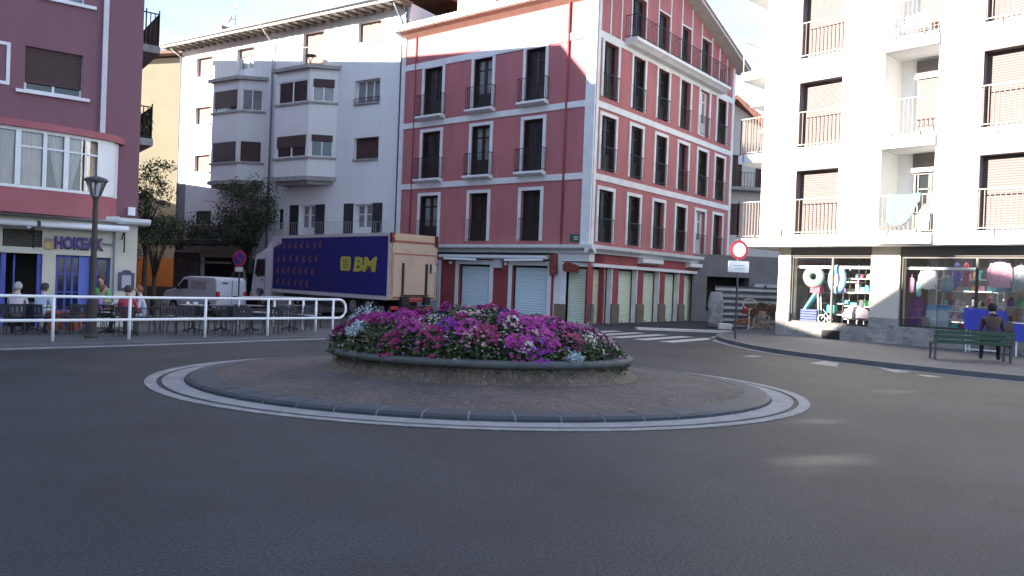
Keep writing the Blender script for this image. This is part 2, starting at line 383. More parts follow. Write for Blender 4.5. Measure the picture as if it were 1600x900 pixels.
# planter
pl = thing('stone_planter', 'low oval stone planter in the middle of the roundabout, brimming with flowers', 'planter', (EC.x, EC.y, .18))
def ov(c, prof, a, b, seg=72):
    mb = MB(); k = 0
    for (e, z) in prof:
        for q in range(seg):
            an = 2 * math.pi * q / seg; mb.v.append(Vector((c.x + (a + e) * math.cos(an), c.y + (b + e) * math.sin(an), z)))
    for i in range(len(prof) - 1):
        for q in range(seg):
            q2 = (q + 1) % seg; mb.f.append((i * seg + q, i * seg + q2, (i + 1) * seg + q2, (i + 1) * seg + q)); mb.mi.append(0)
    return mb
stonewall = voro_mat('planter_stone', (.16, .12, .085), (.085, .07, .055), (.17, .145, .115), 7, edge=.05, stretch=(1.6, 1.6, .75), bump=.9)
ov(EC, [(.22, .15), (.12, .2), (0.0, .27), (-.08, .36), (-.1, .43)], 2.40, 1.75).build('planter_wall', stonewall, pl, smooth=True)
ov(EC, [(-.22, .40), (-.02, .415), (.045, .44), (.055, .48), (.03, .515), (-.16, .53), (-.2, .50)], 2.40, 1.72).build('rim', mat('rim_stone', (.075, .08, .078), .8, .25, 4, bump=.4, bscale=30), pl, smooth=True)
ov(EC, [(-.15, .47), (-.9, .52), (-1.6, .6)], 2.40, 1.72).build('soil', soil, pl)
# ---- flowers
def dome(x, y):
    u, v = (x - EC.x + .05) / 2.42, (y - EC.y) / 1.62; r2 = u * u + v * v
    z = .5 + .62 * max(0, 1 - r2) ** .5
    z += .13 * noise.noise(Vector((x * 1.7, y * 1.7, 3))) * max(0, 1 - r2) ** .4
    z -= .10 * max(0, u)
    return z
clumps = []
random.seed(11)
for i in range(210):
    r = math.sqrt(random.random()) * .97; a = random.random() * 6.283
    x, y = EC.x - .05 + 2.38 * r * math.cos(a), EC.y + 1.6 * r * math.sin(a)
    t = noise.noise(Vector((x * .9 + 7, y * .9, 0))) + random.uniform(-.42, .42)
    kindf = 'm' if t > .0 else ('p' if t > -.08 else ('s' if t > -.2 else ('w' if t > -.27 else 'g')))
    if random.random() < .04: kindf = 'c'
    clumps.append((x, y, random.uniform(.10, .26), kindf))
fl = {k: MB() for k in 'mpswc'}; lf = MB(); lf2 = MB()
def bloom(mb, p, r, nrm):
    a = nrm.cross(Vector((0, 0, 1)) if abs(nrm.z) < .9 else Vector((1, 0, 0))).normalized(); b = nrm.cross(a); rot = random.random() * 6
    k = len(mb.v); mb.v.append(p - nrm * r * .35)
    for q in range(5):
        an = rot + q * 1.2566
        for (da, rr, h) in ((-.42, .9, .0), (.0, 1.08, .12), (.42, .9, .0)):
            mb.v.append(p + (a * math.cos(an + da) + b * math.sin(an + da)) * r * rr + nrm * r * h)
        mb.f.append((k, k + 1 + q * 3, k + 2 + q * 3, k + 3 + q * 3)); mb.mi.append(0)
def leafq(mb, p, l, wd, nrm=None):
    d = Vector((random.gauss(0, 1), random.gauss(0, 1), random.gauss(.3, .7))).normalized(); e = d.cross(Vector((random.gauss(0, 1), random.gauss(0, 1), random.gauss(0, 1)))).normalized()
    k = len(mb.v); mb.v += [p, p + d * l * .5 + e * wd, p + d * l, p + d * l * .5 - e * wd]; mb.f.append((k, k + 1, k + 2, k + 3)); mb.mi.append(0)
for (x, y, rad, kd) in clumps:
    for q in range(95):
        a = random.random() * 6.283; rr = rad * math.sqrt(random.random()); px, py = x + rr * math.cos(a), y + rr * math.sin(a)
        lump = .10 * (1 - (rr / rad) ** 2)
        z = dome(px, py) + lump
        up_ = Vector(((px - EC.x) * .5 + random.gauss(0, .35), (py - EC.y) * .7 + random.gauss(0, .35), 1 + random.gauss(0, .3))).normalized()
        if kd in fl and q < (62 if kd in 'mpc' else 30):
            bloom(fl[kd], Vector((px, py, z + random.uniform(-.01, .04))), random.uniform(.024, .042) * (1 if kd in 'mpc' else .72), up_)
        leafq(lf if random.random() < .6 else lf2, Vector((px, py, z - random.uniform(.0, .12))), random.uniform(.05, .1), random.uniform(.012, .025))
for q in range(17000):
    r = math.sqrt(random.random()); a = random.random() * 6.283; x, y = EC.x - .05 + 2.40 * r * math.cos(a), EC.y + 1.65 * r * math.sin(a)
    leafq(lf if random.random() < .62 else lf2, Vector((x, y, dome(x, y) - random.uniform(0, .2))), random.uniform(.05, .11), random.uniform(.012, .028))
    if q % 13 == 0: bloom(fl[random.choice('smpw')], Vector((x, y, dome(x, y) + .03)), random.uniform(.014, .026), Vector((random.gauss(0, .4), -.4, 1)).normalized())
def stuff(mb, name, m, label, cat): tag(mb.build(name, m, recalc=False, origin=(EC.x, EC.y, .5)), label, cat, kind='stuff')
stuff(lf, 'foliage', leaf, 'dark green leaves filling the roundabout planter', 'foliage')
stuff(lf2, 'foliage', leaf2, 'paler green leaves among the planter blooms', 'foliage')
stuff(fl['m'], 'magenta_flowers', magenta, 'bright magenta petunia blooms massed in the planter', 'flowers')
stuff(fl['p'], 'purple_flowers', purple, 'purple petunia blooms in the planter', 'flowers')
stuff(fl['s'], 'salmon_flowers', salmon, 'small salmon pink blooms in the planter', 'flowers')
stuff(fl['w'], 'white_flowers', whitep, 'small creamy white blooms in the planter', 'flowers')
stuff(fl['c'], 'crimson_flowers', crimson, 'dark crimson blooms in the planter', 'flowers')
for (x, y, h, lab) in ((-2.35, 12.9, .40, 'silver leaved plant at the left shoulder of the flower bed, the tallest'), (-2.30, 12.1, .26, 'small silver leaved plant at the left rim of the flower bed'),
                       (1.25, 13.2, .24, 'silver leaved plant at the right shoulder of the flower bed'), (.95, 11.55, .15, 'low silver leaved plant against the right front rim')):
    mb = MB(); z0 = dome(x, y) - .05
    for q in range(520):
        a = random.random() * 6.283; rr = h * .75 * math.sqrt(random.random()); hh = h * random.random() * (1 - rr / h * .8)
        leafq(mb, Vector((x + rr * math.cos(a), y + rr * math.sin(a), z0 + hh)), random.uniform(.04, .09), .01)
    tag(mb.build('silver_plant', silver, recalc=False, origin=(x, y, z0)), lab, 'plant', 'silver leaved plants in the planter')

# ---- pavements
def slab_poly(pts, h, name, m, zf=gz, kerb=None):
    mb = MB(); 
    # densify
    P = []
    for i in range(len(pts)):
        a, b = pts[i], pts[(i + 1) % len(pts)]; n = max(1, int(math.hypot(b[0] - a[0], b[1] - a[1]) / 1.0))
        for k in range(n): P.append((a[0] + (b[0] - a[0]) * k / n, a[1] + (b[1] - a[1]) * k / n))
    bm = bmesh.new(); vs = [bm.verts.new((x, y, 0)) for x, y in P]; f = bm.faces.new(vs); bmesh.ops.triangulate(bm, faces=[f])
    for it in range(4):
        es = [e for e in bm.edges if e.calc_length() > 2.2]
        if not es: break
        bmesh.ops.subdivide_edges(bm, edges=es, cuts=1); bmesh.ops.triangulate(bm, faces=bm.faces[:])
    for v in bm.verts: v.co.z = zf(v.co.x, v.co.y) + h
    bmesh.ops.recalc_face_normals(bm, faces=bm.faces)
    if sum(f.normal.z for f in bm.faces) < 0: bmesh.ops.reverse_faces(bm, faces=bm.faces)
    me = bpy.data.meshes.new(name); bm.to_mesh(me); bm.free(); me.materials.append(m)
    o = bpy.data.objects.new(name, me); C.objects.link(o); tag(o, kind='structure'); return P
def kerb_line(pts, h, wdt, name, m, side=1, z0=-.02):
    P = []
    for i in range(len(pts) - 1):
        a, b = pts[i], pts[i + 1]; n = max(1, int(math.hypot(b[0] - a[0], b[1] - a[1]) / .5))
        for k in range(n): P.append((a[0] + (b[0] - a[0]) * k / n, a[1] + (b[1] - a[1]) * k / n))
    P.append(pts[-1]); mb = MB()
    Q = []
    for i, p in enumerate(P):
        a, b = P[max(0, i - 1)], P[min(len(P) - 1, i + 1)]; t = Vector((b[0] - a[0], b[1] - a[1])).normalized(); nn = Vector((-t.y, t.x)) * side * wdt
        Q.append((p[0] + nn.x, p[1] + nn.y))
    for i in range(len(P) - 1):
        g = [gz(*P[i]), gz(*P[i + 1]), gz(*Q[i + 1]), gz(*Q[i])]
        mb.face([(*P[i], g[0] + h), (*P[i + 1], g[1] + h), (*Q[i + 1], g[2] + h), (*Q[i], g[3] + h)])
        mb.face([(*P[i], g[0] + z0), (*P[i + 1], g[1] + z0), (*P[i + 1], g[1] + h), (*P[i], g[0] + h)])
        mb.face([(*Q[i], g[3] + z0), (*Q[i + 1], g[2] + z0), (*Q[i + 1], g[2] + h), (*Q[i], g[3] + h)])
    struct(name, mb, m)
def arc(pts, n=6):                            # Catmull-Rom smoothing
    o = []
    for i in range(len(pts) - 1):
        p0, p1, p2, p3 = pts[max(0, i - 1)], pts[i], pts[i + 1], pts[min(len(pts) - 1, i + 2)]
        for k in range(n):
            t = k / n; o.append(tuple(.5 * (2 * p1[c] + (p2[c] - p0[c]) * t + (2 * p0[c] - 5 * p1[c] + 4 * p2[c] - p3[c]) * t * t + (3 * p1[c] - p0[c] - 3 * p2[c] + p3[c]) * t ** 3) for c in (0, 1)))
    o.append(pts[-1]); return o
KL = arc([(-17, 7), (-13.0, 11.5), (-9.98, 15.0), (-7.9, 17.3), (-6.1, 19.4), (-4.55, 21.0), (-4.2, 22.2), (-5.2, 23.6), (-9, 27), (-15, 32.5), (-19, 35.5)])
slab_poly(KL + [(-45, 50), (-45, 7)], .055, 'terrace_paving', paving)
kerb_line(KL, .06, .16, 'terrace_kerb', kerbm, side=1)
kerb_line([(x + .0, y) for x, y in KL[:36]], .006, .28, 'terrace_gutter', gutter, side=-1, z0=0)
KR = arc([(30, 2), (16, 11.5), (10.75, 16.0), (8.6, 18.4), (7.15, 21.2), (6.75, 24.0), (6.95, 26.6), (8.0, 29.0), (10.4, 33.0), (16, 40)])
slab_poly(KR + [(50, 40), (50, 2)], .12, 'right_pavement', paving)
kerb_line(KR, .125, .18, 'right_kerb', kerbm, side=-1)
kerb_line(KR, .006, .2, 'right_gutter', gutter, side=1, z0=0)
# zebra crossing and pale road quads
mb = MB(); dz = Vector((.616, .787)); dx = Vector((.787, -.616))
for k in range(5):
    c = Vector((2.9, 27.6)) + dx * (k * .92); a = c - dz * 1.7; b = c + dz * 1.7; hw = dx * .24
    mb.face([(*(a - hw), .006), (*(a + hw), .006), (*(b + hw), .006), (*(b - hw), .006)])
struct('zebra_crossing', mb, mat('crossing_paint', (.34, .34, .34), .8, .12, 4, speck=.15))
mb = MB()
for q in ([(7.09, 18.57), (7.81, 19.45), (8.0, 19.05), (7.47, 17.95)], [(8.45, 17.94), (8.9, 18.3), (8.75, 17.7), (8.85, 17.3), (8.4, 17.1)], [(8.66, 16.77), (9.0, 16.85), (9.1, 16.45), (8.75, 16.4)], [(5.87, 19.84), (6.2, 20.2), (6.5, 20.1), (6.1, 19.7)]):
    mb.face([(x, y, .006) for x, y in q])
struct('pale_road_quads', mb, paint)  # flat pale quads on the asphalt, sharing the edge line's material
mb = MB(); mb.box((4.9, 30.3, 0), (12.5, 31.0, .07)); struct('painted_sun_strip', mb, mat('sun_strip_pale', (.55, .52, .47), .8, .08, 3))  # low strip whose pale colour stands in for a sunlit band across the street
# ================================================================== corner building (pink)
CX, CY = 3.15, 33.0
dL, dR = Vector((-.787, .616)), Vector((.616, .787))
FL = Fr((CX, CY), dL, (-.616, -.787)); FRt = Fr((CX, CY), dR, (.787, -.616))
bl = thing('corner_building', 'four storey dark pink corner building with white window surrounds and shuttered ground floor', 'building', (CX, CY, 0))
LL, LR = 11.6, 14.5
topR = lambda s: 14.1 + .31 * min(s, 14.5 - s)
colL = [(8.76, 9.99), (5.61, 6.74), (2.59, 3.67)]
colR = [(.59, 1.78), (3.10, 4.18), (5.48, 6.59), (7.86, 8.96), (10.10, 11.26), (12.31, 13.51)]
flo = [(3.52, 5.75), (6.58, 8.90), (9.68, 12.05)]
att = [(2.85, 4.07), (5.33, 6.45), (7.77, 8.8), (10.08, 11.27)]
shL = [(5.32, 7.25), (2.05, 4.02), (8.6, 10.5)]
shR = [(.45, 1.94), (2.55, 4.17), (4.83, 6.35), (7.0, 8.45), (9.12, 10.55), (11.2, 12.7)]
mb = MB(FL)
grid_wall(mb, 0, LL, 3.1, 14.1, [(a, b, c, d) for a, b in colL for c, d in flo])
mb.fr = FRt
grid_wall(mb, 0, LR, 3.1, 17, [(a, b, c, d) for a, b in colR for c, d in flo] + [(a, b, 12.62, min(14.72, topR(a) - .1, topR(b) - .1)) for a, b in att], top=topR, fine=.5)
mb.face([(LR, 0, -.5), (LR, -LL, -.5), (LR, -LL, 14.1), (LR, 0, 14.1)]); mb.face([(0, -LL, -.5), (LR, -LL, -.5), (LR, -LL, 14.1), (7.25, -LL, 16.35), (0, -LL, 14.1)])
wallp = mb.build('wall', pink, bl)
mb = MB(FL); grid_wall(mb, 1.35, LL, -.5, 3.1, [(a, b, -.5, 2.42) for a, b in shL], depth=.3)
mb.fr = FRt; grid_wall(mb, .25, LR, -.5, 3.1, [(a, b, -.5, 2.42) for a, b in shR], depth=.42)
CH0 = FL.p(1.35, 0, 0); CH1 = FRt.p(.25, 0, 0)
FC = Fr((CH0.x, CH0.y), (CH1 - CH0).xy, (0, -1)); LC = (CH1 - CH0).length
grid_wall(mb, 0, LC, -.5, 3.1, [(.25, LC - .12, -.5, 2.42)], depth=.25, mi=0)
mb.build('ground_floor_wall', pinkg, bl)
mb = MB(FL); mb.face([(0, 0, 3.1), (LL, 0, 3.1), (LL, -LR, 3.1), (0, -LR, 3.1)]); mb.build('ceiling_slab', trim, bl)
# white trims
mb = MB(FL)
for z, h in ((6.12, .27), (9.18, .27), (12.1, .3)): mb.box((.4, -.02, z), (LL - .22, .045, z + h))
mb.box((-.045, -.02, 3.1), (.42, .06, 14.05)); mb.box((LL - .24, -.02, 3.1), (LL + .02, .055, 14.05))
mb.prism([(0, 2.98), (.10, 2.98), (.16, 3.08), (.34, 3.2), (.36, 3.34), (0, 3.36)], -.36, LL, 's')
mb.box((7.25, -.02, 2.42), (7.45, .03, 2.6)); 
for a, b in shL: mb.box((a - .2, -.02, -.4), (a, .03, 2.42)); mb.box((b, -.02, -.4), (b + .2, .03, 2.42)); mb.box((a - .2, -.02, 2.42), (b + .2, .032, 2.62))
mb.box((1.33, -.02, -.4), (1.68, .05, 2.98))
mb.fr = FRt
for z, h in ((6.12, .27), (9.18, .27), (12.1, .3)): mb.box((.25, -.02, z), (LR - .22, .043, z + h))
mb.box((0.062, -.02, 3.1), (.26, .058, 14.1)); mb.box((LR - .25, -.02, 0), (LR + .02, .05, 14.1))
mb.prism([(0, 3.0), (.10, 3.0), (.16, 3.08), (.34, 3.2), (.37, 3.34), (0, 3.36)], -.34, LR, 's')
mb.box((.3, -.02, 2.44), (LR - .4, .12, 2.58))
for a, b in shR: mb.box((b - .02, -.29, -.4), (b - .001, -.005, 2.41)); mb.box((b - .0, -.02, .86), (b + .06, .02, 2.43))
for s in (1.0, 1.9, 2.75, 4.1, 5.25, 6.5, 7.69, 8.84, 10.0, 11.32, 12.3, 13.35): mb.box((s, -.02, 12.4), (s + .085, .035, min(topR(s), topR(s + .085)) - .05))
for a, b in att: z = min(14.72, topR(a) - .1, topR(b) - .1); mb.box((a - .02, -.02, z), (b + .05, .032, z + .07))
mb.fr = FC; mb.box((.0, -.02, -.4), (.25, .03, 2.42)); mb.box((.0, -.02, 2.42), (LC, .03, 2.6))
mb.build('white_trim', trim, bl)
mb = MB(); P1_, P2_, P3_ = FL.p(1.5, .02, 0), FL.p(-.03, .03, 0) + FRt.n * .03, FRt.p(.45, .02, 0)
mb.prism([(P1_.x, P1_.y), (P2_.x, P2_.y), (P3_.x, P3_.y), (P3_.x - .5, P3_.y + .6), (P1_.x + .5, P1_.y + .6)], 2.64, 3.0, 'z'); mb.build('corner_corbel', trim, bl)
prev = .25
for a, b in shR + [(LR, LR)]: each_box(FRt, [((prev + .0, -.02, -.3), (a, .09, .85))], 'plinth', brownst, bl); prev = b
each_box(FC, [((LC - .12, -.02, -.3), (LC + .02, .1, .85)), ((-.25, -.02, -.3), (.26, .08, .8))], 'plinth', brownst, bl)
# roller shutters
def roller(fr, a, b, z1, n, m, par, box=True):
    mb = MB(fr); k = int((z1 + .4) / .11)
    for i in range(k):
        z = -.4 + i * .11; mb.prism([(n, z), (n + .018, z + .02), (n + .018, z + .085), (n, z + .108)], a + .03, b - .03, 's')
    mb.box((a + .03, n - .02, -.4), (b - .03, n, z1)); s = mb.build('roller_shutter', m, par)
    q = MB(fr); q.box((a, n - .03, -.4), (a + .04, n + .05, z1)); q.box((b - .04, n - .03, -.4), (b, n + .05, z1)); q.box((a + .04, n - .02, z1 - .08), (b - .04, n + .04, z1)); q.build('guide_rail', iron, s)
    q = MB(fr); q.disc(((a + b) / 2, .06), .03, n + .02, n + .05, 8); q.build('lock', iron, s)
for a, b in shL: roller(FL, a, b, 2.42, -.24, shutb, bl)
for a, b in shR: roller(FRt, a, b - .022, 2.42, -.28, shutg, bl)
roller(FC, .25, LC - .12, 2.42, -.2, shutg, bl)
random.seed(3)
def pinkwin(fr, a, b, c, d, side, mode):
    if mode == 'dark':        # closed dark inner shutters with a narrow lit gap
        window(bl, fr, a, b, c, d, kind='french', pane=darkwood, surround=trim, rail=iron, railn=.12, slab=trim if side == 'L' and c > 4 else None, slabn=.38)
    else:
        window(bl, fr, a, b, c, d, kind='french', pane=glassl if mode == 'cur' else glassd, surround=trim, rail=iron, railn=.12, slab=trim if side == 'L' and c > 4 else None, slabn=.38, fw=.09)
    if mode != 'dark':
        q = MB(fr); wd = (b - a) * .26
        q.box((b - .06, -.2, c + .05), (b - .02, -.02, d - .05)); q.box((a + .02, -.2, c + .05), (a + .06, -.02, d - .05)); q.build('inner_shutter', darkwood, bl)
modes = {(0, 0): 'cur', (0, 1): 'dark', (0, 2): 'dark'}
for j, (c, d) in enumerate(flo):
    for i, (a, b) in enumerate(colL): pinkwin(FL, a, b, c, d, 'L', modes.get((j, i), random.choice(['cur', 'cur', 'gl'])))
    for i, (a, b) in enumerate(colR):
        if i == 4 and j != 1: window(bl, FRt, a, b, c, d, kind='french', pane=glassl, frame=trimw, surround=trim, rail=iron, railn=.12)
        else: pinkwin(FRt, a, b, c, d, 'R', random.choice(['gl', 'gl', 'dark']))
for a, b in att:
    window(bl, FRt, a + .04, b - .02, 12.64, min(14.70, topR(a) - .12, topR(b) - .12), kind='french', pane=random.choice([darkwood, glassd]))
mb = MB(FRt); mb.prism([(0, 12.28), (.35, 12.3), (.5, 12.4), (.62, 12.46), (.62, 12.6), (0, 12.6)], 2.3, 12.6, 's'); s = mb.build('long_balcony', trim, bl)
mb = MB(FRt); bars(mb, [(2.35, 0), (2.35, .57), (12.55, .57), (12.55, 0)], 12.62, 13.6, .125, .011, .018)
for x in (4.6, 7.1, 9.4, 11.8): mb.tube([(x, 0, 13.75), (x, .45, 13.85), (x + .1, .6, 13.75)], .012, 4)
mb.build('railing', iron, s)
# eaves and roof
mb = MB(FL)   # left cornice: fascia and soffit
mb.prism([(-.02, 13.86), (.25, 13.9), (.6, 14.0), (.62, 14.0), (.62, 14.28), (-.02, 14.28)], -.55, LL + .1, 's'); mb.build('cornice', trim, bl)
mb = MB(FL); mb.prism([(-.01, 13.70), (.3, 13.86), (.55, 13.96), (.55, 13.999), (-.01, 13.86)], -.5, LL - .2, 's'); mb.build('soffit', mat('soffit_brown', (.40, .25, .19), .8, .1, 3), bl)
mb = MB(FRt)
for side in (0, 1):
    def X(s): return s if side == 0 else 14.5 - s
    zr = lambda s: 14.1 + .31 * s
    mb.prism([(X(-.62), zr(-.62) + .17), (X(7.25), zr(7.25) + .17), (X(7.25), zr(7.25) + .30), (X(-.62), zr(-.62) + .30)], -LL, .7, 'n')
rf = mb.build('roof', roofm, bl)
mb = MB(FRt)
for side in (0, 1):
    def X(s): return s if side == 0 else 14.5 - s
    mb.prism([(X(-.60), zr(-.60) - .0), (X(7.25), zr(7.25) - .0), (X(7.25), zr(7.25) + .168), (X(-.60), zr(-.60) + .168)], -.1, .68, 'n')
mb.build('eave', eavem, rf)
# dormer / setback attic on the left slope
mb = MB(FL); mb.prism([(6.4, 14.2), (8.9, 14.2), (8.9, 15.8), (7.65, 16.5), (6.4, 15.8)], -1.0, -4, 'n'); dm = mb.build('dormer', mat('dormer_render', (.42, .20, .20), .8, .05, 1), bl)
mb = MB(FL); bars(mb, [(6.5, -.9), (8.0, -.9)], 14.5, 15.6, .2, .03, .03); mb.box((6.4, -.99, 14.4), (7.9, -.95, 15.9)); mb.build('dormer_rail', trimw, dm)
mb = MB(FL); mb.prism([(6.1, 15.6), (7.65, 16.5), (9.2, 15.6), (9.2, 15.75), (7.65, 16.68), (6.1, 15.75)], -.7, -4, 'n'); mb.build('dormer_roof', mat('dark_tile', (.12, .08, .07), .9, .2, 4, bump=.4), dm)
# pipes, awning, small boxes
mb = MB(FL); mb.tube([(1.38, .07, 14.0), (1.38, .07, 3.3)], .045, 6); mb.build('downpipe', pinkg, bl, smooth=True)
mb = MB(FL); mb.tube([(10.62, .05, 13.9), (10.62, .05, 3.4)], .03, 6); mb.build('downpipe', pinkg, bl, smooth=True)
mb = MB(FL); mb.prism([(.02, 2.72), (.28, 2.68), (.34, 2.74), (.34, 2.86), (.02, 2.92)], 1.95, 8.3, 's'); aw = mb.build('rolled_awning', mat('awning_case', (.62, .64, .66), .5, .05, 2), bl)
mb = MB(FL); mb.box((1.9, .02, 2.925), (8.3, .36, 2.96)); mb.build('awning_cover', iron, aw)
mb = MB(FL); mb.tube([(7.9, .38, 2.66), (5.9, .38, 2.62)], .05, 6); mb.build('awning_bar', trimw, aw); mb = MB(FL); mb.tube([(4.2, .38, 2.62), (2.1, .38, 2.66)], .05, 6); mb.build('awning_bar', trimw, aw)
mb = MB(FL); mb.box((4.55, .04, 2.28), (5.0, .22, 2.75)); mb.build('meter_box', mat('grey_box', (.42, .42, .47), .5, .05, 2), bl)
for s in (4.3, 7.7):
    mb = MB(FL); mb.box((s, 0, 2.42), (s + .1, .12, 2.55)); mb.build('wall_lamp', trimw, bl)
q = MB(FL); q.prism([(1.45, 2.1), (1.75, 2.0), (1.8, 2.5), (1.7, 2.9), (1.5, 2.95)], .1, .3, 'n'); q.build('hanging_bracket', mat('rusty_red', (.22, .05, .03), .7, .5, 8), bl)
q = MB(FL); q.prism([(1.05, 2.2), (.45, 2.15), (.4, 2.45), (.9, 2.6), (1.1, 2.5)], .05, .3, 'n'); q.build('rolled_red_awning', mat('red_canvas', (.20, .035, .02), .8, .3, 6), bl)
mb = MB(FRt); mb.prism([(0, 2.72), (.3, 2.78), (.3, 2.97), (0, 2.97)], 4.2, 6.2, 's'); mb.prism([(0, 2.72), (.3, 2.78), (.3, 2.97), (0, 2.97)], 9.2, 11.4, 's'); mb.build('awning_case', trim, bl)
# street name plates
def plate(fr, s0, s1, z0, z1, label, m, lines, lm):
    mb = MB(fr); mb.prism([(s0, z0), (s1, z0), (s1, z1 - .03), (s1 - .03, z1), (s0 + .03, z1), (s0, z1 - .03)], .047, .065, 'n')
    o = one(mb, 'street_sign', m, label, 'street sign')
    q = MB(fr)
    for (a, b, c, d) in lines: q.box((s0 + (s1 - s0) * a, .063, z0 + (z1 - z0) * c), (s0 + (s1 - s0) * b, .069, z0 + (z1 - z0) * d))
    p = q.build('lettering', lm, None); p.parent = o; p.matrix_parent_inverse = Matrix.Translation(-o.location)
plate(FL, .47, .93, 3.47, 3.78, 'green street name plate on the dark pink corner building', mat('green_enamel', (.03, .10, .05), .4, .1, 3), [(.08, .6, .55, .72), (.08, .55, .25, .42)], mat('plate_letters', (.35, .42, .36), .5, .1, 3))

# ================================================================== cream building
OC = (-5.72, 40.42); dC = (-.847, .532)
FCm = Fr(OC, dC, (-.532, -.847))
cb = thing('cream_building', 'long cream four storey building with two stacks of angular bay windows behind the lorry', 'building', (OC[0], OC[1], 0))
LCm = 18.75
sm = [(15.7, 17.3, 13.72, 14.95), (15.7, 17.25, 10.75, 11.85), (15.65, 17.2, 7.8, 8.85)]
rw = [(1.95, 3.6, 14.1, 15.22), (1.9, 3.7, 10.9, 12.13), (1.85, 3.62, 7.9, 9.05)]
upw = [(11.9, 13.45, 13.15, 15.05), (6.15, 7.8, 13.2, 15.22)]
gfo = [(6.35, 7.6, 3.55, 5.52), (2.15, 3.42, 3.55, 5.5), (8.9, 9.35, 4.2, 5.35), (15.35, 16.85, 3.55, 5.35), (12.9, 16.2, -.8, 2.5), (10.7, 12.2, -.8, 2.4)]
mb = MB(FCm); grid_wall(mb, 0, LCm, -.8, 15.75, sm + rw + upw + gfo, depth=.3)
mb.face([(LCm, 0, -1), (LCm, -12, -1), (LCm, -12, 15.75), (LCm, 0, 15.75)]); mb.face([(0, 0, -1), (0, -12, -1), (0, -12, 15.75), (0, 0, 15.75)]); mb.face([(0, -12, -1), (LCm, -12, -1), (LCm, -12, 15.75), (0, -12, 15.75)])
mb.build('wall', cream, cb)
mb = MB(FCm); mb.face([(0, -.32, -.8), (LCm, -.32, -.8), (LCm, -.32, 2.9), (0, -.32, 2.9)]); mb.build('dark_interior', mat('interior_dark', (.012, .012, .012), .9, .1), cb)
for a, b in ((18.75, 16.2), (12.9, 12.2), (10.7, 9.8)): each_box(FCm, [((b, -.02, -.8), (a, .12, 2.75))], 'stone_pillar', darkstone, cb)
q = MB(FCm); q.box((12.9, -.02, 2.5), (16.2, .1, 2.9)); q.box((13.2, .08, 2.1), (15.8, .3, 2.22)); q.build('shop_canopy', mat('shop_canopy', (.33, .35, .30), .6, .1), cb)
q = MB(FCm); q.box((18.72, -.1, 2.7), (18.78, .02, 7)); q.box((18.0, .0, 2.9), (18.74, .06, 7.1)); q.build('painted_wall_shade', mat('wall_shade_grey', (.20, .21, .23), .8, .1), cb)  # grey strip paints the shade on the lower left end of the wall
for (a, b, c, d) in sm: window(cb, FCm, a, b, c, d, depth=.28, frame=trimw, pane=glassd, cols=2, sill=trim, blindm=blind, ext=.0)
for i, (a, b, c, d) in enumerate(rw): window(cb, FCm, a, b, c, d, depth=.28, frame=darkwood if i == 0 else trimw, pane=glassd if i != 1 else glassl, cols=2 if i != 1 else 3, sill=creamslab if i else trim, blindm=None if i == 1 else (blindd if i == 2 else blind), ext=.0, rail=iron if i == 1 else None, railn=.02, railz=.25)
for i, (a, b, c, d) in enumerate(upw): window(cb, FCm, a, b, c, d, depth=.3, kind='french', frame=trimw, pane=glassl if i == 0 else glassd, blindm=blind, bz=d - .45 if i == 0 else c + .2, cols=2)
for i, (a, b, c, d) in enumerate(gfo[:2]): window(cb, FCm, a, b, c, d, depth=.25, kind='french', frame=trimw, pane=glassl, cols=2)
window(cb, FCm, *gfo[2], depth=.2, frame=darkwood, pane=glassd, cols=1)
grn = mat('green_shutter', (.03, .075, .035), .6, .1, 3)
window(cb, FCm, *gfo[3], depth=.1, frame=grn, pane=grn, cols=2)
def leafshutter(a, b, c, d):
    q = MB(FCm); q.box((a, 0.01, c), (b, .04, d)); k = int((d - c) / .12)
    for i in range(k): q.prism([(.04, c + i * .12 + .01), (.065, c + i * .12 + .03), (.04, c + i * .12 + .1)], a + .05, b - .05, 's')
    q.build('shutter_leaf', mat('dark_blue_shutter', (.018, .02, .03), .6, .1), cb)
for a, b in ((7.65, 8.35), (5.6, 6.3), (3.47, 4.15), (1.42, 2.1)): leafshutter(a, b, 3.6, 5.55)
q = MB(FCm); q.box((1.0, 0, 3.38), (8.9, .75, 3.52)); gb = q.build('balcony_slab', creamslab, cb)
q = MB(FCm); bars(q, [(1.05, 0), (1.05, .7), (8.85, .7), (8.85, 0)], 3.52, 4.5, .16, .009, .014); q.build('railing', steel, gb)
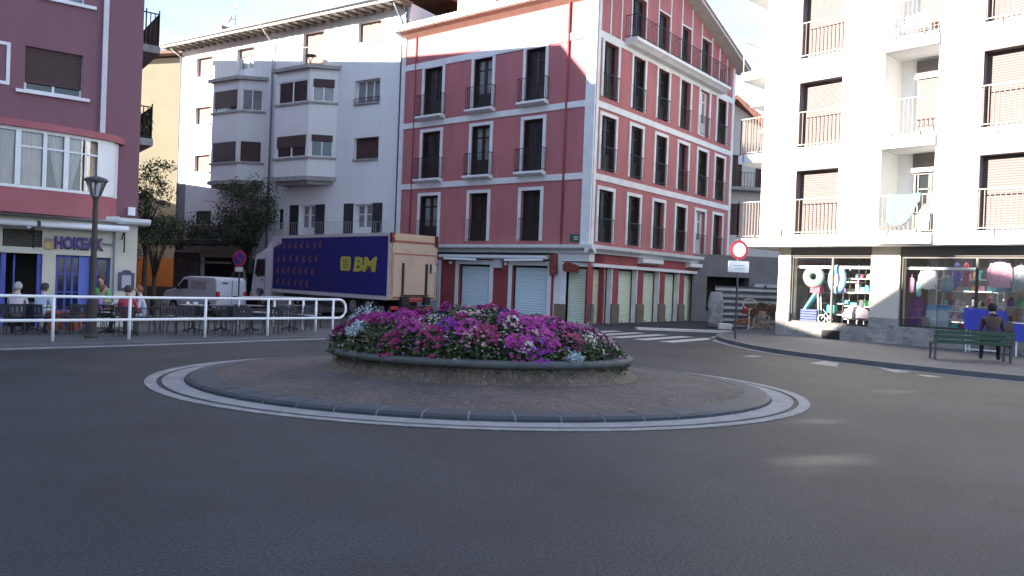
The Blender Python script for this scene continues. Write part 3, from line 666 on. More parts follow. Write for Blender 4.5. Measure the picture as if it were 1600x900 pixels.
# bay windows: plan polygon with one corner pushed out
def bay(sl, sc, s_r, zt, mats, n=.95):
    pts = [(sl + .02, 0), (sl, n), (sc, n), (s_r, 0)]        # left return, left facet, slanted right facet
    zb = 6.78
    root = None
    levels = [(zb + .22, 8.02), (9.28, 11.02), (12.32, 12.85)]
    q = MB(FCm)
    for a, b in levels: q.prism(pts, a, b, 'z')
    root = q.build('bay', cream, cb)
    q = MB(FCm)
    def grow(e): return [(sl + e, 0), (sl + e, n + e), (sc - e * .3, n + e), (s_r - e, 0)]
    for g_, a_, b_ in ((.12, zb, zb + .23), (.07, 7.96, 8.08), (.07, 10.96, 11.08), (.22, 12.86, 13.05), (-.1, zb - .2, zb - .001)): q = MB(FCm); q.prism(grow(g_), a_, b_, 'z'); q.build('bay_slab', creamslab, root)
    for (z0, z1), (m1, b1, m2, b2) in zip(((8.08, 9.28), (11.08, 12.32)), mats):
        q = MB(FCm); e = -.1
        q.prism([(sl - .15, .0), (sl - .15, n - .15), (sc + .12, n - .15), (s_r + .35, 0)], z0, z1, 'z'); q.build('bay_core', mat('interior_dark', (0, 0, 0)), root)
        for (A, B, m_, b_) in ((( sl, n), (sc, n), m1, b1), ((sc, n), (s_r, 0), m2, b2)):
            pa, pb = FCm.p(A[0], A[1], 0), FCm.p(B[0], B[1], 0); ff = Fr((pa.x, pa.y), (pb - pa).xy, FCm.n); Ln = (pb - pa).length
            each_box(ff, [((0, -.12, z0), (.16, .0, z1)), ((Ln - .16, -.12, z0), (Ln, .0, z1))], 'bay_post', trim, root)
            window(root, ff, .16, Ln - .16, z0, z1, depth=.08, frame=trimw, pane=m_, cols=2, blindm=b_[0] if b_ else None, bz=z0 + b_[1] if b_ else 0)
    q = MB(FCm); P = [(sl + .12, 0), (sl + .12, n + .1), (sc, n + .1), (s_r - .12, 0)]; bars(q, P, 13.05, 14.0, .3, .007, .009)
    q.build('railing', mat('pale_rail', (.5, .5, .48), .5, .05), root)
bay(8.75, 6.1, 4.95, 0, [(glassd, (blindd, .55), glassd, (blindd, .85)), (glassd, None, glassl, (blindd, .8))])
bay(14.3, 11.9, 10.75, 0, [(glassd, (blindd, .04), glassd, (blindd, .04)), (glassd, (blindd, .25), glassl, None)])
# eave, gutter, roof
q = MB(FCm); q.face([(-.2, 0, 15.74), (LCm + .9, 0, 15.74), (LCm + .9, .95, 15.66), (-.2, .95, 15.66)]); q.box((-.2, .9, 15.62), (LCm + .95, 1.02, 15.80)); q.build('eave', eavem, cb)
q = MB(FCm)
for i in range(32): s = -.05 + i * .62; q.prism([(0, 15.55), (.85, 15.52), (.9, 15.66), (0, 15.74)], s, s + .1, 's')
q.build('rafters', rafter, cb)
q = MB(FCm); q.prism([(1.04, 15.80), (1.04, 15.9), (-6, 18.2), (-13, 15.9), (-13, 15.8), (-6, 18.05)], -.2, LCm + .95, 's'); q.build('roof', roofm, cb)
q = MB(FCm); q.tube([(-.2, 1.08, 15.84), (LCm + .9, 1.08, 15.84)], .075, 8); q.tube([(10.2, 1.05, 15.8), (10.15, .7, 15.4), (10.15, .1, 14.9), (10.15, .08, 3)], .05, 6); q.build('gutter', pipem, cb, smooth=True)
q = MB(FCm); q.tube([(10.15, .09, 13.5), (10.15, .09, 3)], .06, 6); q.build('downpipe', pipeg, cb, smooth=True)
q = MB(FCm); q.tube([(.45, 1.0, 15.8), (.42, .5, 15.2), (.40, .12, 14.8), (.40, .10, 3)], .06, 6); q.tube([(.18, .10, 15.5), (.18, .10, 3)], .075, 6); q.build('downpipe', pipeg, cb, smooth=True)
q = MB(FCm); q.tube([(19.0, .9, 15.7), (18.75, .1, 15.2), (18.68, .08, 3)], .05, 6); q.build('downpipe', pipem, cb, smooth=True)
q = MB(FCm); q.box((17.9, -3.2, 16.3), (18.7, -2.2, 17.7)); q.box((17.85, -3.25, 17.7), (18.75, -2.15, 17.8)); q.build('chimney', creamslab, cb)
# plants and balcony (left)
q = MB(FCm); q.box((11.0, .0, 3.2), (19.6, 1.7, 3.42)); vb = q.build('balcony_slab', mat('dark_slab', (.06, .06, .055), .9, .1), cb)
q = MB(FCm); bars(q, [(11.05, 1.65), (19.5, 1.65), (19.5, 0)], 3.42, 4.35, .14, .01, .016); q.build('railing', mat('pale_rail', (0, 0, 0)), vb)
q = MB(FCm); q.tube([(14.9, .05, 5.9), (14.9, .9, 5.85)], .02, 4); q.build('lamp_bracket', iron, cb)
random.seed(5)
for i, s in enumerate((11.8, 13.3, 14.9, 16.6, 18.2, 19.4)):
    q = MB(FCm); q2 = MB(FCm)
    for k in range(1000):
        p = FCm.p(s + random.gauss(0, .55), 1.6 + random.gauss(0, .2), 3.95 + random.gauss(0, .38)); leafq(q, p, random.uniform(.08, .18), .04)
    for k in range(20): bloom(q2, FCm.p(s + random.gauss(0, .5), 1.85, 4.25 + random.gauss(0, .12)), .05, Vector((-.5, -.8, .3)).normalized())
    side = ['at the right end of the balcony', 'second from the right end of the balcony', 'right of the green shuttered door', 'in front of the green shuttered door', 'left of the green shuttered door', 'at the far left end of the balcony'][i]
    pt = thing('balcony_plant', 'bushy trailing plant ' + side, 'plant', tuple(FCm.p(s, 1.5, 3.42)), 'plants trailing over the cream building balcony')
    q.build('foliage', leaf, pt, recalc=False); q2.build('flowers', salmon, pt, recalc=False)
    q = MB(FCm); q.prism([(1.38, 3.42), (1.58, 3.42), (1.62, 3.7), (1.35, 3.7)], s - .5, s + .5, 's'); q.build('trough', brownst, pt)
# antenna on the roof
q = MB(FCm); A0 = FCm.p(15.0, -1.0, 16.3)
an = thing('roof_antenna', 'television mast with a satellite dish on the cream building roof', 'antenna', tuple(A0))
q = MB(); q.tube([A0, A0 + Vector((0, 0, 2.9))], .03, 5)
q.build('mast', steel, an)
q = MB()
for z, l in ((2.3, .5), (2.65, .35)): q.tube([A0 + Vector((-l, 0, z)), A0 + Vector((l, 0, z))], .015, 4)
for i in range(5): x = -.3 + i * .15; q.tube([A0 + Vector((x, -.3, 2.65)), A0 + Vector((x, .3, 2.65))], .012, 4)
for dx_ in (-.3, .3): q.tube([A0 + Vector((dx_, -.1, 2.55)), A0 + Vector((dx_, .1, 2.85))], .012, 4)
q.build('aerial', steel, an)
q = MB(Fr((A0.x, A0.y), (1, 0), (0, -1))); q.lathe((0, 0, .0), [(0.001, 0)], 3, caps=False) if 0 else None
q = MB(); dishc = A0 + Vector((-.35, -.1, 1.1)); nrm = Vector((-.75, -.55, .35)).normalized(); a_ = nrm.cross(Vector((0, 0, 1))).normalized(); b_ = nrm.cross(a_)
k0 = 0
for (r, h) in ((.05, -.12), (.22, -.09), (.38, 0), (.38, .02)):
    for i in range(16): an_ = i * math.pi / 8; q.v.append(dishc + a_ * r * math.cos(an_) + b_ * r * math.sin(an_) + nrm * h)
for j in range(3):
    for i in range(16): i2 = (i + 1) % 16; q.f.append((j * 16 + i, j * 16 + i2, j * 16 + 16 + i2, j * 16 + 16 + i)); q.mi.append(0)
q.f.append(tuple(range(16))); q.mi.append(0); q.tube([dishc + nrm * -.1, A0 + Vector((0, 0, 1.1))], .02, 4); q.build('dish', mat('dish_grey', (.35, .35, .37), .5, .1), an)

# ================================================================== yellow building beyond
FY = Fr((-24.2, 58.6), (-1, .06), (0, -1))
yb = thing('yellow_building', 'pale yellow rendered building with a brown roof in the gap left of the cream one', 'building', (-24.2, 58.6, -.5))
q = MB(FY); q.prism([(0, -1), (9, -1), (9, 16.9), (0, 17.5)], 0, -9, 'n'); q.build('wall', yellow, yb)
q = MB(FY); q.prism([(-1.2, 17.75), (10, 17.0), (10, 17.25), (-1.2, 18.0)], .6, -9, 'n'); q.build('roof', mat('brown_roof', (.20, .12, .09), .9, .2, 5, bump=.4), yb)
q = MB(FY); q.prism([(3.6, -1), (9, -1), (9, 19.3), (3.6, 18.6)], -9.01, -14, 'n'); q.build('rear_wing', mat('dormer_render', (0, 0, 0)), yb)
q = MB(FY); q.box((0.6, .05, .35), (4.6, .25, 2.45))
for i in range(9): q.box((.6 + i * .5, .25, .35), (.66 + i * .5, .28, 2.45))
hd = thing('orange_hoarding', 'orange panel hoarding at the foot of the pale yellow building', 'hoarding', tuple(FY.p(2.6, 0, -.5)))
q.build('panel', orange, hd)
q = MB(FY); q.box((.5, .04, -1), (4.7, .26, .34)); q.build('base', mat('dark_base', (.03, .03, .03), .9, .1), hd)

# ================================================================== mauve building with café (left)
FM = Fr((-11.64, 24.3), (-.8, -.6), (.6, -.8)); MS = Fr((-11.64, 24.3), (-.6, .8), (.8, .6))
mbld = thing('mauve_building', 'mauve rendered building with a curved glazed bay over the café', 'building', (-11.64, 24.3, -.15))
q = MB(FM)
mw = [(1.62, 3.08, 6.6, 7.86), (1.62, 2.5, 9.35, 10.9), (1.62, 3.08, 12.2, 13.4), (5.2, 6.8, 6.6, 7.86)]
grid_wall(q, 0, 9, 3.05, 15.6, mw, depth=.2)
q.face([(0, 0, 2.9), (0, -5, 2.9), (0, -5, 15.6), (0, 0, 15.6)]); q.face([(9, 0, -1), (9, -12, -1), (9, -12, 15.6), (9, 0, 15.6)]); q.face([(0, 0, 15.6), (9, 0, 15.6), (9, -5, 15.6), (0, -5, 15.6)])
q.build('wall', mauve, mbld)
q = MB(FM); q.prism([(0, 3.0), (9, 3.0), (9, 17.2), (4.5, 17.5), (0, 17.3)], -5, -26.5, 'n'); q.box((0, -26.5, -1), (9, -.8, 3)); q.box((0, -42, -1), (9, -26.52, 9.8)); q.build('rear_wall', mauve, mbld)
q = MB(FM); q.box((-.3, -26.6, 17.3), (9.3, -4.8, 17.55)); q.box((-.25, -4.79, 15.6), (9.3, .35, 15.8)); q.build('roof', roofm, mbld)
window(mbld, FM, *mw[0], depth=.16, frame=trimw, pane=glassd, cols=2, sill=trimw, ext=.2, blindm=blindd, bz=6.84)
window(mbld, FM, *mw[1], depth=.16, frame=trimw, pane=glassl, cols=2, sill=trimw, ext=.3)
window(mbld, FM, *mw[2], depth=.16, frame=trimw, pane=glassd, cols=2, sill=trimw, ext=.3)
window(mbld, FM, *mw[3], depth=.16, frame=trimw, pane=glassd, cols=2, sill=trimw, ext=.2)
q = MB(FM)
for (a, b, c, d) in ((3.43, 3.52, 6.67, 7.86), (3.52, 4.8, 7.77, 7.86), (3.52, 4.8, 6.67, 6.76), (4.8, 4.9, 6.67, 7.86)): q.box((a, -.01, c), (b, .03, d))
q.build('plain_frame', trimw, mbld)
q = MB(FM); q.box((.98, .0, 5.65), (1.12, .1, 15.5)); q.build('downpipe', mat('pale_pipe', (.60, .58, .62), .5, .05), mbld)
# curved bay
def bn(s): t = max(0, min(1, (4.9 - s) / 4.3)); return .08 + 1.15 * math.sqrt(max(0, 1 - t * t))
def arcpts(s0, s1, n=10, e=0): return [(s0 + (s1 - s0) * i / n, bn(s0 + (s1 - s0) * i / n) + e) for i in range(n + 1)]
S0, S1 = .6, 6.2
def band(q, s0, s1, z0, z1, e=0, n=12, t=.12):
    A = arcpts(s0, s1, n, e); B = arcpts(s0, s1, n, e - t)
    q.prism(A + B[::-1], z0, z1, 'z') if False else None
    for i in range(n): q.prism([A[i], A[i + 1], B[i + 1], B[i]], z0, z1, 'z')
q = MB(FM); A = arcpts(S0, S1, 22)
q.prism([(S0, 0)] + A + [(S1, 0)], 3.05, 3.72, 'z'); by = q.build('curved_bay', bayred, mbld)
q = MB(FM); q.prism([(S0 - .2, 0)] + arcpts(S0 - .1, S1, 22, .14) + [(S1, 0)], 5.36, 5.55, 'z'); q.build('bay_roof', bayred, by)
q = MB(FM)
band(q, S0, S1, 3.72, 3.80, .02, 24, .1); band(q, S0, S1, 5.27, 5.36, .02, 24, .1)
mull = [1.22, 1.58, 2.08, 2.62, 3.26, 4.0, 4.9, 5.8]
for s_, wd in zip(mull, (.07, .05, .13, .1, .13, .13, .13, .13)): band(q, s_ - wd / 2, s_ + wd / 2, 3.8, 5.27, .03, 1, .1)
for a, b in ((1.25, 1.56), (1.6, 2.02), (2.14, 2.58), (2.66, 3.2), (4.1, 4.8)): band(q, a, b, 4.84, 4.89, .01, 3, .06)
bf = q.build('bay_frame', trimw, by)
q = MB(FM); band(q, S0, 1.19, 3.8, 5.27, .0, 4, .08); q.build('white_panel', trimw, by)
q = MB(FM); band(q, 1.2, S1, 3.8, 5.27, -.03, 20, .015); q.build('pane', shopglass, bf)
q = MB(FM); q.box((S0 + .1, -.3, 3.70), (S1, -.25, 5.4)); q.build('back_wall', mat('bay_interior', (.10, .06, .07), .9, .1), by)
curt = mat('curtain', (.66, .56, .50), .9, .08, 3); 
def curtain(s0, s1, top, bot, pull):
    q = MB(FM); n = 18
    for i in range(n):
        for j in range(8):
            def pt(i_, j_):
                t = i_ / n; u = j_ / 8; shrink = 1 - u * pull[2]; base = s0 + (s1 - s0) * (pull[0] + (t - pull[0]) * shrink); 
                return (base, bn(base) - .12 + .025 * math.sin(t * 30), top + (bot - top) * u)
            q.face([pt(i, j), pt(i + 1, j), pt(i + 1, j + 1), pt(i, j + 1)])
    q.build('curtain', curt, by, recalc=False)
curtain(2.66, 3.2, 5.25, 3.82, (.5, 0, .1)); curtain(2.12, 2.58, 5.25, 3.82, (.1, 0, .7)); curtain(1.6, 2.02, 5.25, 3.82, (1.0, 0, .72)); curtain(1.25, 1.56, 5.25, 3.82, (.5, 0, 0)); curtain(3.35, 3.7, 5.25, 3.82, (.5, 0, .2))
# ground floor
gwall = mat('cafe_wall', (.56, .54, .46), .8, .07, 1.5, bump=.1)
FG = Fr(tuple(FM.p(0, .15, 0))[:2], (-.8, -.6), (.6, -.8))
opg = [(2.5, 3.6, -.3, 1.95), (1.25, 2.16, -.3, 1.95), (.72, 1.12, .3, 1.92), (2.52, 3.48, 2.13, 2.63), (4.2, 5.4, .5, 1.95)]
q = MB(FG); grid_wall(q, 0, 9, -.4, 3.0, opg, depth=.25); q.face([(0, 0, -.4), (0, -6, -.4), (0, -6, 3.0), (0, 0, 3.0)])
q.build('cafe_wall', gwall, mbld)
q = MB(FG); q.box((0, -1.5, -.4), (9, -.9, 3)); q.build('cafe_interior', mat('cafe_dark', (.02, .017, .012), .8, .1), mbld)
q = MB(FG); q.prism([(0, 2.93), (.28, 2.97), (.34, 3.04), (.34, 3.13), (0, 3.16)], -.3, .62, 's'); q.build('corner_cornice', trim, mbld)
q = MB(FG); q.prism([(0, 2.98), (.35, 3.0), (.38, 3.06), (.38, 3.14), (0, 3.2)], .55, 8, 's'); q.build('cornice', mat('pale_cornice', (.52, .54, .56), .7, .1, 2), mbld)
for (a, b) in ((.35, 2.62), (2.72, 6.5)):
    q = MB(FG); q.tube([(a, .5, 2.78), (b, .5, 2.78)], .085, 10); q.box((a, .0, 2.86), (b, .45, 2.89)); aw = q.build('rolled_awning', trimw, mbld, smooth=False)
    q = MB(FG); q.tube([(a + .1, .45, 2.78), (a + .1, .05, 2.5)], .02, 4); q.tube([(a + .03, .1, 2.7), (a + .03, .1, 2.1)], .02, 4); q.build('awning_arm', iron, aw)
blued = mat('blue_paint', (.07, .085, .38), .5, .15, 2); blueg = mat('blue_glass', (.02, .025, .07), .1, .3, 6, spec=.8)
window(mbld, FG, 1.28, 2.14, -.2, 1.93, depth=.2, frame=blued, pane=blueg, cols=4, rows=4, fw=.06, name='cafe_door')
q = MB(FG); q.box((1.27, -.18, -.2), (1.55, -.1, 1.93)); q.build('blue_door_panel', mat('bright_blue_paint', (.12, .16, .52), .5, .1, 2), mbld)
window(mbld, FG, .74, 1.1, .32, 1.9, depth=.2, frame=blued, pane=blueg, cols=1, fw=.05)
window(mbld, FG, 4.22, 5.38, .52, 1.93, depth=.2, frame=blued, pane=blueg, cols=3, rows=2, fw=.05)
q = MB(FG); q.box((3.38, -.24, -.2), (3.5, -.05, 1.93)); q.box((2.52, -.24, -.2), (2.62, -.05, 1.93)); q.box((3.15, -.75, -.2), (3.19, -.2, 1.9)); q.build('door_frame', blued, mbld)
q = MB(FG)
for i in range(9): z = 2.15 + i * .054; q.prism([(-.12, z), (-.03, z + .005), (-.1, z + .045)], 2.54, 3.46, 's')
q.build('louvre_vent', mat('louvre_grey', (.17, .15, .13), .7, .1), mbld)
q = MB(FG); q.box((.62, .0, -.3), (.66, .05, 2.8)); q.tube([(1.0, .1, 2.35), (.7, .12, 2.3), (.66, .1, 2.4)], .03, 5); q.build('conduit', pipeg, mbld)
q = MB(FM); q.box((.08, 0, 3.25), (.28, .12, 3.5)); q.build('siren_box', trimw, mbld)
q = MB(FG); q.disc((2.9, 2.72), .07, .3, .5, 10); q.box((2.8, .1, 2.7), (3.0, .32, 2.78)); q.build('floodlight', steel, mbld)
# signs on the café
sg = thing('cafe_sign', 'purple three-dimensional lettering over the blue café door', 'sign', tuple(FG.p(1.7, .05, 2.15)))
shd = MB(); text_mb(shd, 'HOKEAK', FG, 2.21, .03, 2.14, .48, width=1.28, bold=.022, thick=.02, mirror=True); shd.build('letter_backing', mat('sign_black', (.02, .01, .025), .6, .1), sg)
tt = MB(); text_mb(tt, 'HOKEAK', FG, 2.19, .07, 2.165, .44, width=1.22, bold=.008, thick=.015, mirror=True); tt.build('lettering', mat('sign_purple', (.10, .05, .26), .5, .2, 5), sg)
q = MB(FG); q.box((2.24, 0, 2.09), (2.47, .04, 2.42)); cs = one(q, 'wall_plaque', mat('plaque_yellow', (.45, .33, .14), .6, .2, 10), 'small yellow plaque on the pillar between the two café doorways', 'plaque')
q = MB(FG); q.box((2.26, .04, 2.32), (2.45, .045, 2.40)); p_ = q.build('plaque_header', mat('plaque_mauve', (.3, .18, .3), .6, .1), None); p_.parent = cs; p_.matrix_parent_inverse = Matrix.Translation(-cs.location)
mn = thing('menu_board', 'purple framed menu board on the café corner wall', 'menu board', tuple(FG.p(.28, 0, .95)))
q = MB(FG); q.prism([(.06, .95), (.5, .95), (.5, 1.5), (.42, 1.5), (.38, 1.56), (.28, 1.58), (.18, 1.56), (.14, 1.5), (.06, 1.5)], .0, .05, 'n'); q.build('frame', mat('menu_purple', (.08, .05, .12), .5, .1), mn)
q = MB(FG); q.box((.15, .05, 1.03), (.41, .055, 1.42)); q.build('paper', mat('menu_paper', (.40, .42, .44), .7, .15, 20), mn)
# side balconies
for (z, k0) in ((5.78, 2.2), (8.75, 1.6), (11.8, 1.6)):
    q = MB(MS); q.prism([(k0, 0), (k0 + 3.2, 0), (k0 + 3.2, .85), (k0, .85)], z, z + .24, 'z'); b_ = q.build('side_balcony', creamslab, mbld)
    q = MB(MS); bars(q, [(k0 + .05, 0), (k0 + .05, .8), (k0 + 3.15, .8), (k0 + 3.15, 0)], z + .24, z + 1.3, .13, .018, .025)
    for (kk, nn) in ((k0 + .05, .8), (k0 + 3.15, .8), (k0 + .05, .4)): q.tube([(kk, nn, z + .2), (kk, nn, z + 1.42)], .025, 5)
    q.build('railing', iron, b_)
for (k, z, hue) in ((2.5, 6.3, 'lower'), (3.8, 6.35, 'lower')):
    q = MB()
    for i in range(160): leafq(q, MS.p(k + random.gauss(0, .15), .62 + random.gauss(0, .1), z + random.gauss(.1, .18)), .14, .03)
    tag(q.build('potted_plant', leaf2, recalc=False), 'small leafy plant standing %s on the lower side balcony' % ('at the street end' if k < 3 else 'further back'), 'plant', 'plants on the mauve building side balcony')
# ================================================================== white apartment block (right)
dW = (.663, -.749)
FW = Fr((9.03, 27.97), dW, (-.749, -.663)); FWG = Fr((9.63, 28.5), dW, (-.749, -.663))
wb = thing('white_apartment_block', 'bright white apartment block with balconies above a corner shop', 'building', (9.63, 28.5, .1))
Ztop = 16.2
cols1 = (.95, 2.48); cols3 = (6.68, 8.75); log = (3.85, 5.47)
fz = [(3.66, 5.92), (6.66, 8.95), (9.72, 12.0), (12.75, 15.0)]
ops = [(cols1[0], cols1[1], a, b) for a, b in fz] + [(cols3[0], cols3[1], a, b) for a, b in fz] + [(log[0], log[1], 3.28, Ztop)] + [(10.2, 11.8, a, b) for a, b in fz]
q = MB(FW); grid_wall(q, -.36, 14, 3.27, Ztop, ops, depth=.45)
q.face([(-.36, 0, 3.27), (-.36, -12, 3.27), (-.36, -12, Ztop), (-.36, 0, Ztop)]); q.face([(14, 0, -.2), (14, -12, -.2), (14, -12, Ztop), (14, 0, Ztop)]); q.face([(-.36, -12, 3.27), (14, -12, 3.27), (14, -12, Ztop), (-.36, -12, Ztop)])
q.face([(-.36, 0, 3.27), (14, 0, 3.27), (14, -12, 3.27), (-.36, -12, 3.27)]); q.face([(-.36, 0, Ztop), (14, 0, Ztop), (14, -12, Ztop), (-.36, -12, Ztop)])
# loggia niche walls
q.face([(log[0], -.45, 3.28), (log[0], -1.3, 3.28), (log[0], -1.3, Ztop), (log[0], -.45, Ztop)]); q.face([(log[1], -.45, 3.28), (log[1], -1.3, 3.28), (log[1], -1.3, Ztop), (log[1], -.45, Ztop)]); q.face([(log[0], -1.3, 3.28), (log[1], -1.3, 3.28), (log[1], -1.3, Ztop), (log[0], -1.3, Ztop)])
q.build('wall', white, wb)
q = MB(FW); q.box((-1.3, -6, 16.2), (14.6, .9, 16.4)); q.build('roof', trim, wb)
railm = railb
for j, (a, b) in enumerate(fz):
    for (s0, s1, bm_) in ((cols1[0], cols1[1], blindl), (cols3[0], cols3[1], blindl), (10.2, 11.8, blindl)):
        window(wb, FW, s0, s1, a, b, depth=.40, frame=darkwood, pane=glassd, fw=.05, cols=1, blindm=bm_, bz=a + .05)
        q = MB(FW); q.box((s0 + .001, -.32, a), (s0 + .02, -.01, b - .001)); q.box((s0 + .02, -.32, b - .06), (s1 - .001, -.01, b - .001)); q.build('painted_reveal_shade', mat('reveal_shade_grey', (.13, .115, .12), .6, .1), wb)  # left and top strips coloured dark for the shade inside the reveal
        q = MB(FW); bars(q, [(s0 - .06, .07), (s1 + .06, .07)], a + .05, a + 1.2, .135, .013, .02, base=a + .02)
        for t in (.22, .8): x = s0 + (s1 - s0) * t; q.tube([(x, .07, a - .22), (x, .07, a + .1)], .022, 4); q.tube([(x, .07, a - .2), (x, -.01, a - .2)], .015, 4)
        q.build('railing', railb, wb)
    # loggia
    q = MB(FW); q.box((log[0] + .004, -1.295, a - .36), (log[1] - .004, .14, a - .02)); ls = q.build('balcony_slab', trim, wb)
    q = MB(FW); bars(q, [(log[0] + .03, .10), (log[1] + .12, .10)], a, a + 1.15, .135, .013, .02, base=a - .02)
    for x in (log[0] + .35, log[0] + 1.2): q.tube([(x, .16, a - .32), (x, .16, a + .1)], .022, 4)
    q.build('railing', railb, ls)
    window(wb, Fr(tuple(FW.p(0, -1.1, 0))[:2], dW, (-.749, -.663)), log[0] + .55, log[1] - .02, a, a + 2.0, depth=.16, kind='french', frame=darkwood, pane=glassd, cols=2, blindm=blindl if j else None, bz=a + .5)
    q = MB(FW); q.box((log[0] + .5, -1.29, a + 2.02), (log[1] - .005, -1.1, a + 2.14)); q.build('lintel', trimw, wb)
    q = MB(FW); q.box((log[0] + .5, -1.28, a + 2.16), (log[1] - .005, -1.2, a + 2.62)); q.build('dark_panel', mat('grey_panel', (.12, .105, .10), .7, .1), wb)
# dark joints of the wall either side of the loggia
q = MB(FW); q.box((3.80, -.01, 3.3), (3.835, .012, Ztop)); q.build('wall_joint', mat('joint_grey', (.35, .35, .36), .8, .1), wb)
# left side balconies
FS = Fr(tuple(FW.p(-.36, 0, 0))[:2], (.749, .663), (-.663, .749))
for j, z in enumerate((3.27, 6.32, 9.36, 12.4)):
    q = MB(FS); q.box((.05, 0.002, z), (3.2, 1.02, z + .30)); b_ = q.build('side_balcony', white, wb)
    q = MB(FS)
    if j == 2:
        for (k, n) in ((.1, .98), (.1, .5), (1.4, .98), (3.1, .98)): q.tube([(k, n, z + .3), (k, n, z + 1.5)], .02, 5)
        q.tube([(.1, 0, z + 1.45), (.1, .98, z + 1.45), (3.1, .98, z + 1.45)], .015, 4); q.tube([(.1, 0, z + .95), (.1, .98, z + 1.25)], .012, 4)
    else:
        bars(q, [(.09, .02), (.09, .97), (3.1, .97)], z + .32, z + 1.62, .125, .018, .022)
        for t in (.25, .8): q.tube([(.03, t, z + .05), (.03, t, z + .45)], .025, 4)
    q.build('railing', railb, b_)
q = MB(FS); q.box((.05, .0, 8.35), (1.6, .6, 8.5)); q.build('ledge', trim, wb)
# ground floor shop front
each_box(FWG, [((-.02, -.5, .1), (.44, 0, 3.27)), ((3.32, -.5, .1), (4.24, 0, 3.27))], 'pillar', tilest, wb)
q = MB(FWG); q.box((-.04, -.52, 0), (.45, .03, .95)); q.box((3.3, -.5, 0), (4.26, .03, .95)); q.box((.45, -.35, 0), (3.3, .02, .62)); q.box((4.26, -.35, 0), (14, .02, .70)); q.build('stone_base', rubble, wb)
q = MB(FWG); q.box((.44, -.4, 2.96), (3.32, -.03, 3.27)); q.box((4.24, -.4, 2.96), (14, -.03, 3.27)); q.build('header_beam', mat('taupe_beam', (.17, .15, .135), .8, .1), wb)
q = MB(FWG); q.box((1.72, .02, .1), (2.36, .04, .42))
for i in range(6): q.box((1.74, .04, .13 + i * .05), (2.34, .055, .155 + i * .05))
q.build('vent_grille', mat('vent_dark', (.03, .025, .022), .6, .1), wb)
q = MB(FWG); fw_ = .06
def sf(a, b, c, d, mids=()):
    q.box((a, -.2, c), (a + fw_, -.1, d)); q.box((b - fw_, -.2, c), (b, -.1, d)); q.box((a + fw_, -.2, c), (b - fw_, -.1, c + fw_)); q.box((a + fw_, -.2, d - fw_), (b - fw_, -.1, d))
    for m in mids: q.box((m - .03, -.2, c + fw_), (m + .03, -.1, d - fw_))
sf(.44, 3.32, .62, 2.96, (1.95,)); sf(4.24, 9.4, .70, 2.96, (6.45, 8.0)); sf(9.4, 13.9, .70, 2.96, (11.6,))
shf = q.build('shop_window', mat('brown_alu', (.05, .04, .036), .5, .1), wb)
q = MB(FWG)
for a, b, c in ((.5, 1.92, .68), (1.98, 3.26, .68), (4.3, 6.42, .76), (6.48, 7.97, .76), (8.03, 9.34, .76), (9.46, 13.84, .76)): q.box((a, -.155, c), (b, -.145, 2.9))
q.build('shop_pane', shopglass, shf)
q = MB(FWG); q.box((.3, -6, .0), (13.9, -.36, .5)); q.build('shop_floor', mat('shop_floor', (.22, .21, .20), .5, .1), wb)
q = MB(FWG); q.face([(0.1, -6, 0), (13.9, -6, 0), (13.9, -6, 3.26), (0.1, -6, 3.26)]); q.face([(0.1, -6, 0), (.1, -.5, 0), (.1, -.5, 3.26), (0.1, -6, 3.26)]); q.build('shop_wall', mat('shop_wall', (.24, .21, .19), .8, .2, 3), wb)
q = MB(FWG); q.box((.1, -6, 3.14), (13.9, -.41, 3.255)); q.build('shop_ceiling', mat('shop_ceiling', (.16, .14, .13), .8, .1), wb)
lampm = mat('fluorescent', (1, .97, .92), emit=5)
for (a, n) in ((6.6, -1.2), (7.2, -2.6), (2.1, -1.6), (5.0, -2.4), (8.6, -1.6), (5.8, -3.6)):
    q = MB(FWG); q.box((a, n - .05, 3.08), (a + .9, n + .05, 3.13)); one(q, 'ceiling_lamp', lampm, 'lit fluorescent tube on the shop ceiling ' + {6.6: 'just inside the right window', 7.2: 'above the pink tops', 2.1: 'behind the swim rings', 5.0: 'behind the white shirt', 8.6: 'beyond the green top', 5.8: 'deep inside the middle of the shop'}[a], 'lamp', 'fluorescent tubes in the shop')
# rail strip near the window top
q = MB(FWG); q.box((.5, -.42, 2.55), (3.26, -.36, 2.64)); q.build('display_rail', trimw, wb)
q = MB(FWG); q.box((4.3, -.42, 2.55), (6.4, -.36, 2.63)); q.build('display_rail', trimw, wb)
plate(FW, .02, .52, 3.62, 3.9, 'pale green street name plate on the white apartment block', mat('light_green_enamel', (.07, .13, .025), .5, .1, 3), [(.1, .75, .55, .85), (.25, .8, .15, .45)], mat('plate_white', (.8, .85, .75), .5, .1))
# ---- shop goods
def torus(mb, c, R1, r1, fr, rz=1.0, tilt=0, seg=36, s2=12):
    k = len(mb.v)
    for i in range(seg):
        a = 2 * math.pi * i / seg
        for j in range(s2):
            b = 2 * math.pi * j / s2; rr = R1 + r1 * math.cos(b)
            mb.v.append(fr.p(c[0] + rr * math.cos(a), c[1] + r1 * math.sin(b) * .8, c[2] + rr * math.sin(a) * rz))
    for i in range(seg):
        for j in range(s2):
            i2, j2 = (i + 1) % seg, (j + 1) % s2; mb.f.append((k + i * s2 + j, k + i2 * s2 + j, k + i2 * s2 + j2, k + i * s2 + j2)); mb.mi.append(0)
q = MB(); torus(q, (1.12, -.42, 2.25), .25, .15, FWG); one(q, 'swim_ring', mat('pale_mint_vinyl', (.24, .30, .28), .3, .1, 5), 'round pale mint inflatable swim ring hanging in the left shop window', 'swim ring', smooth=True)
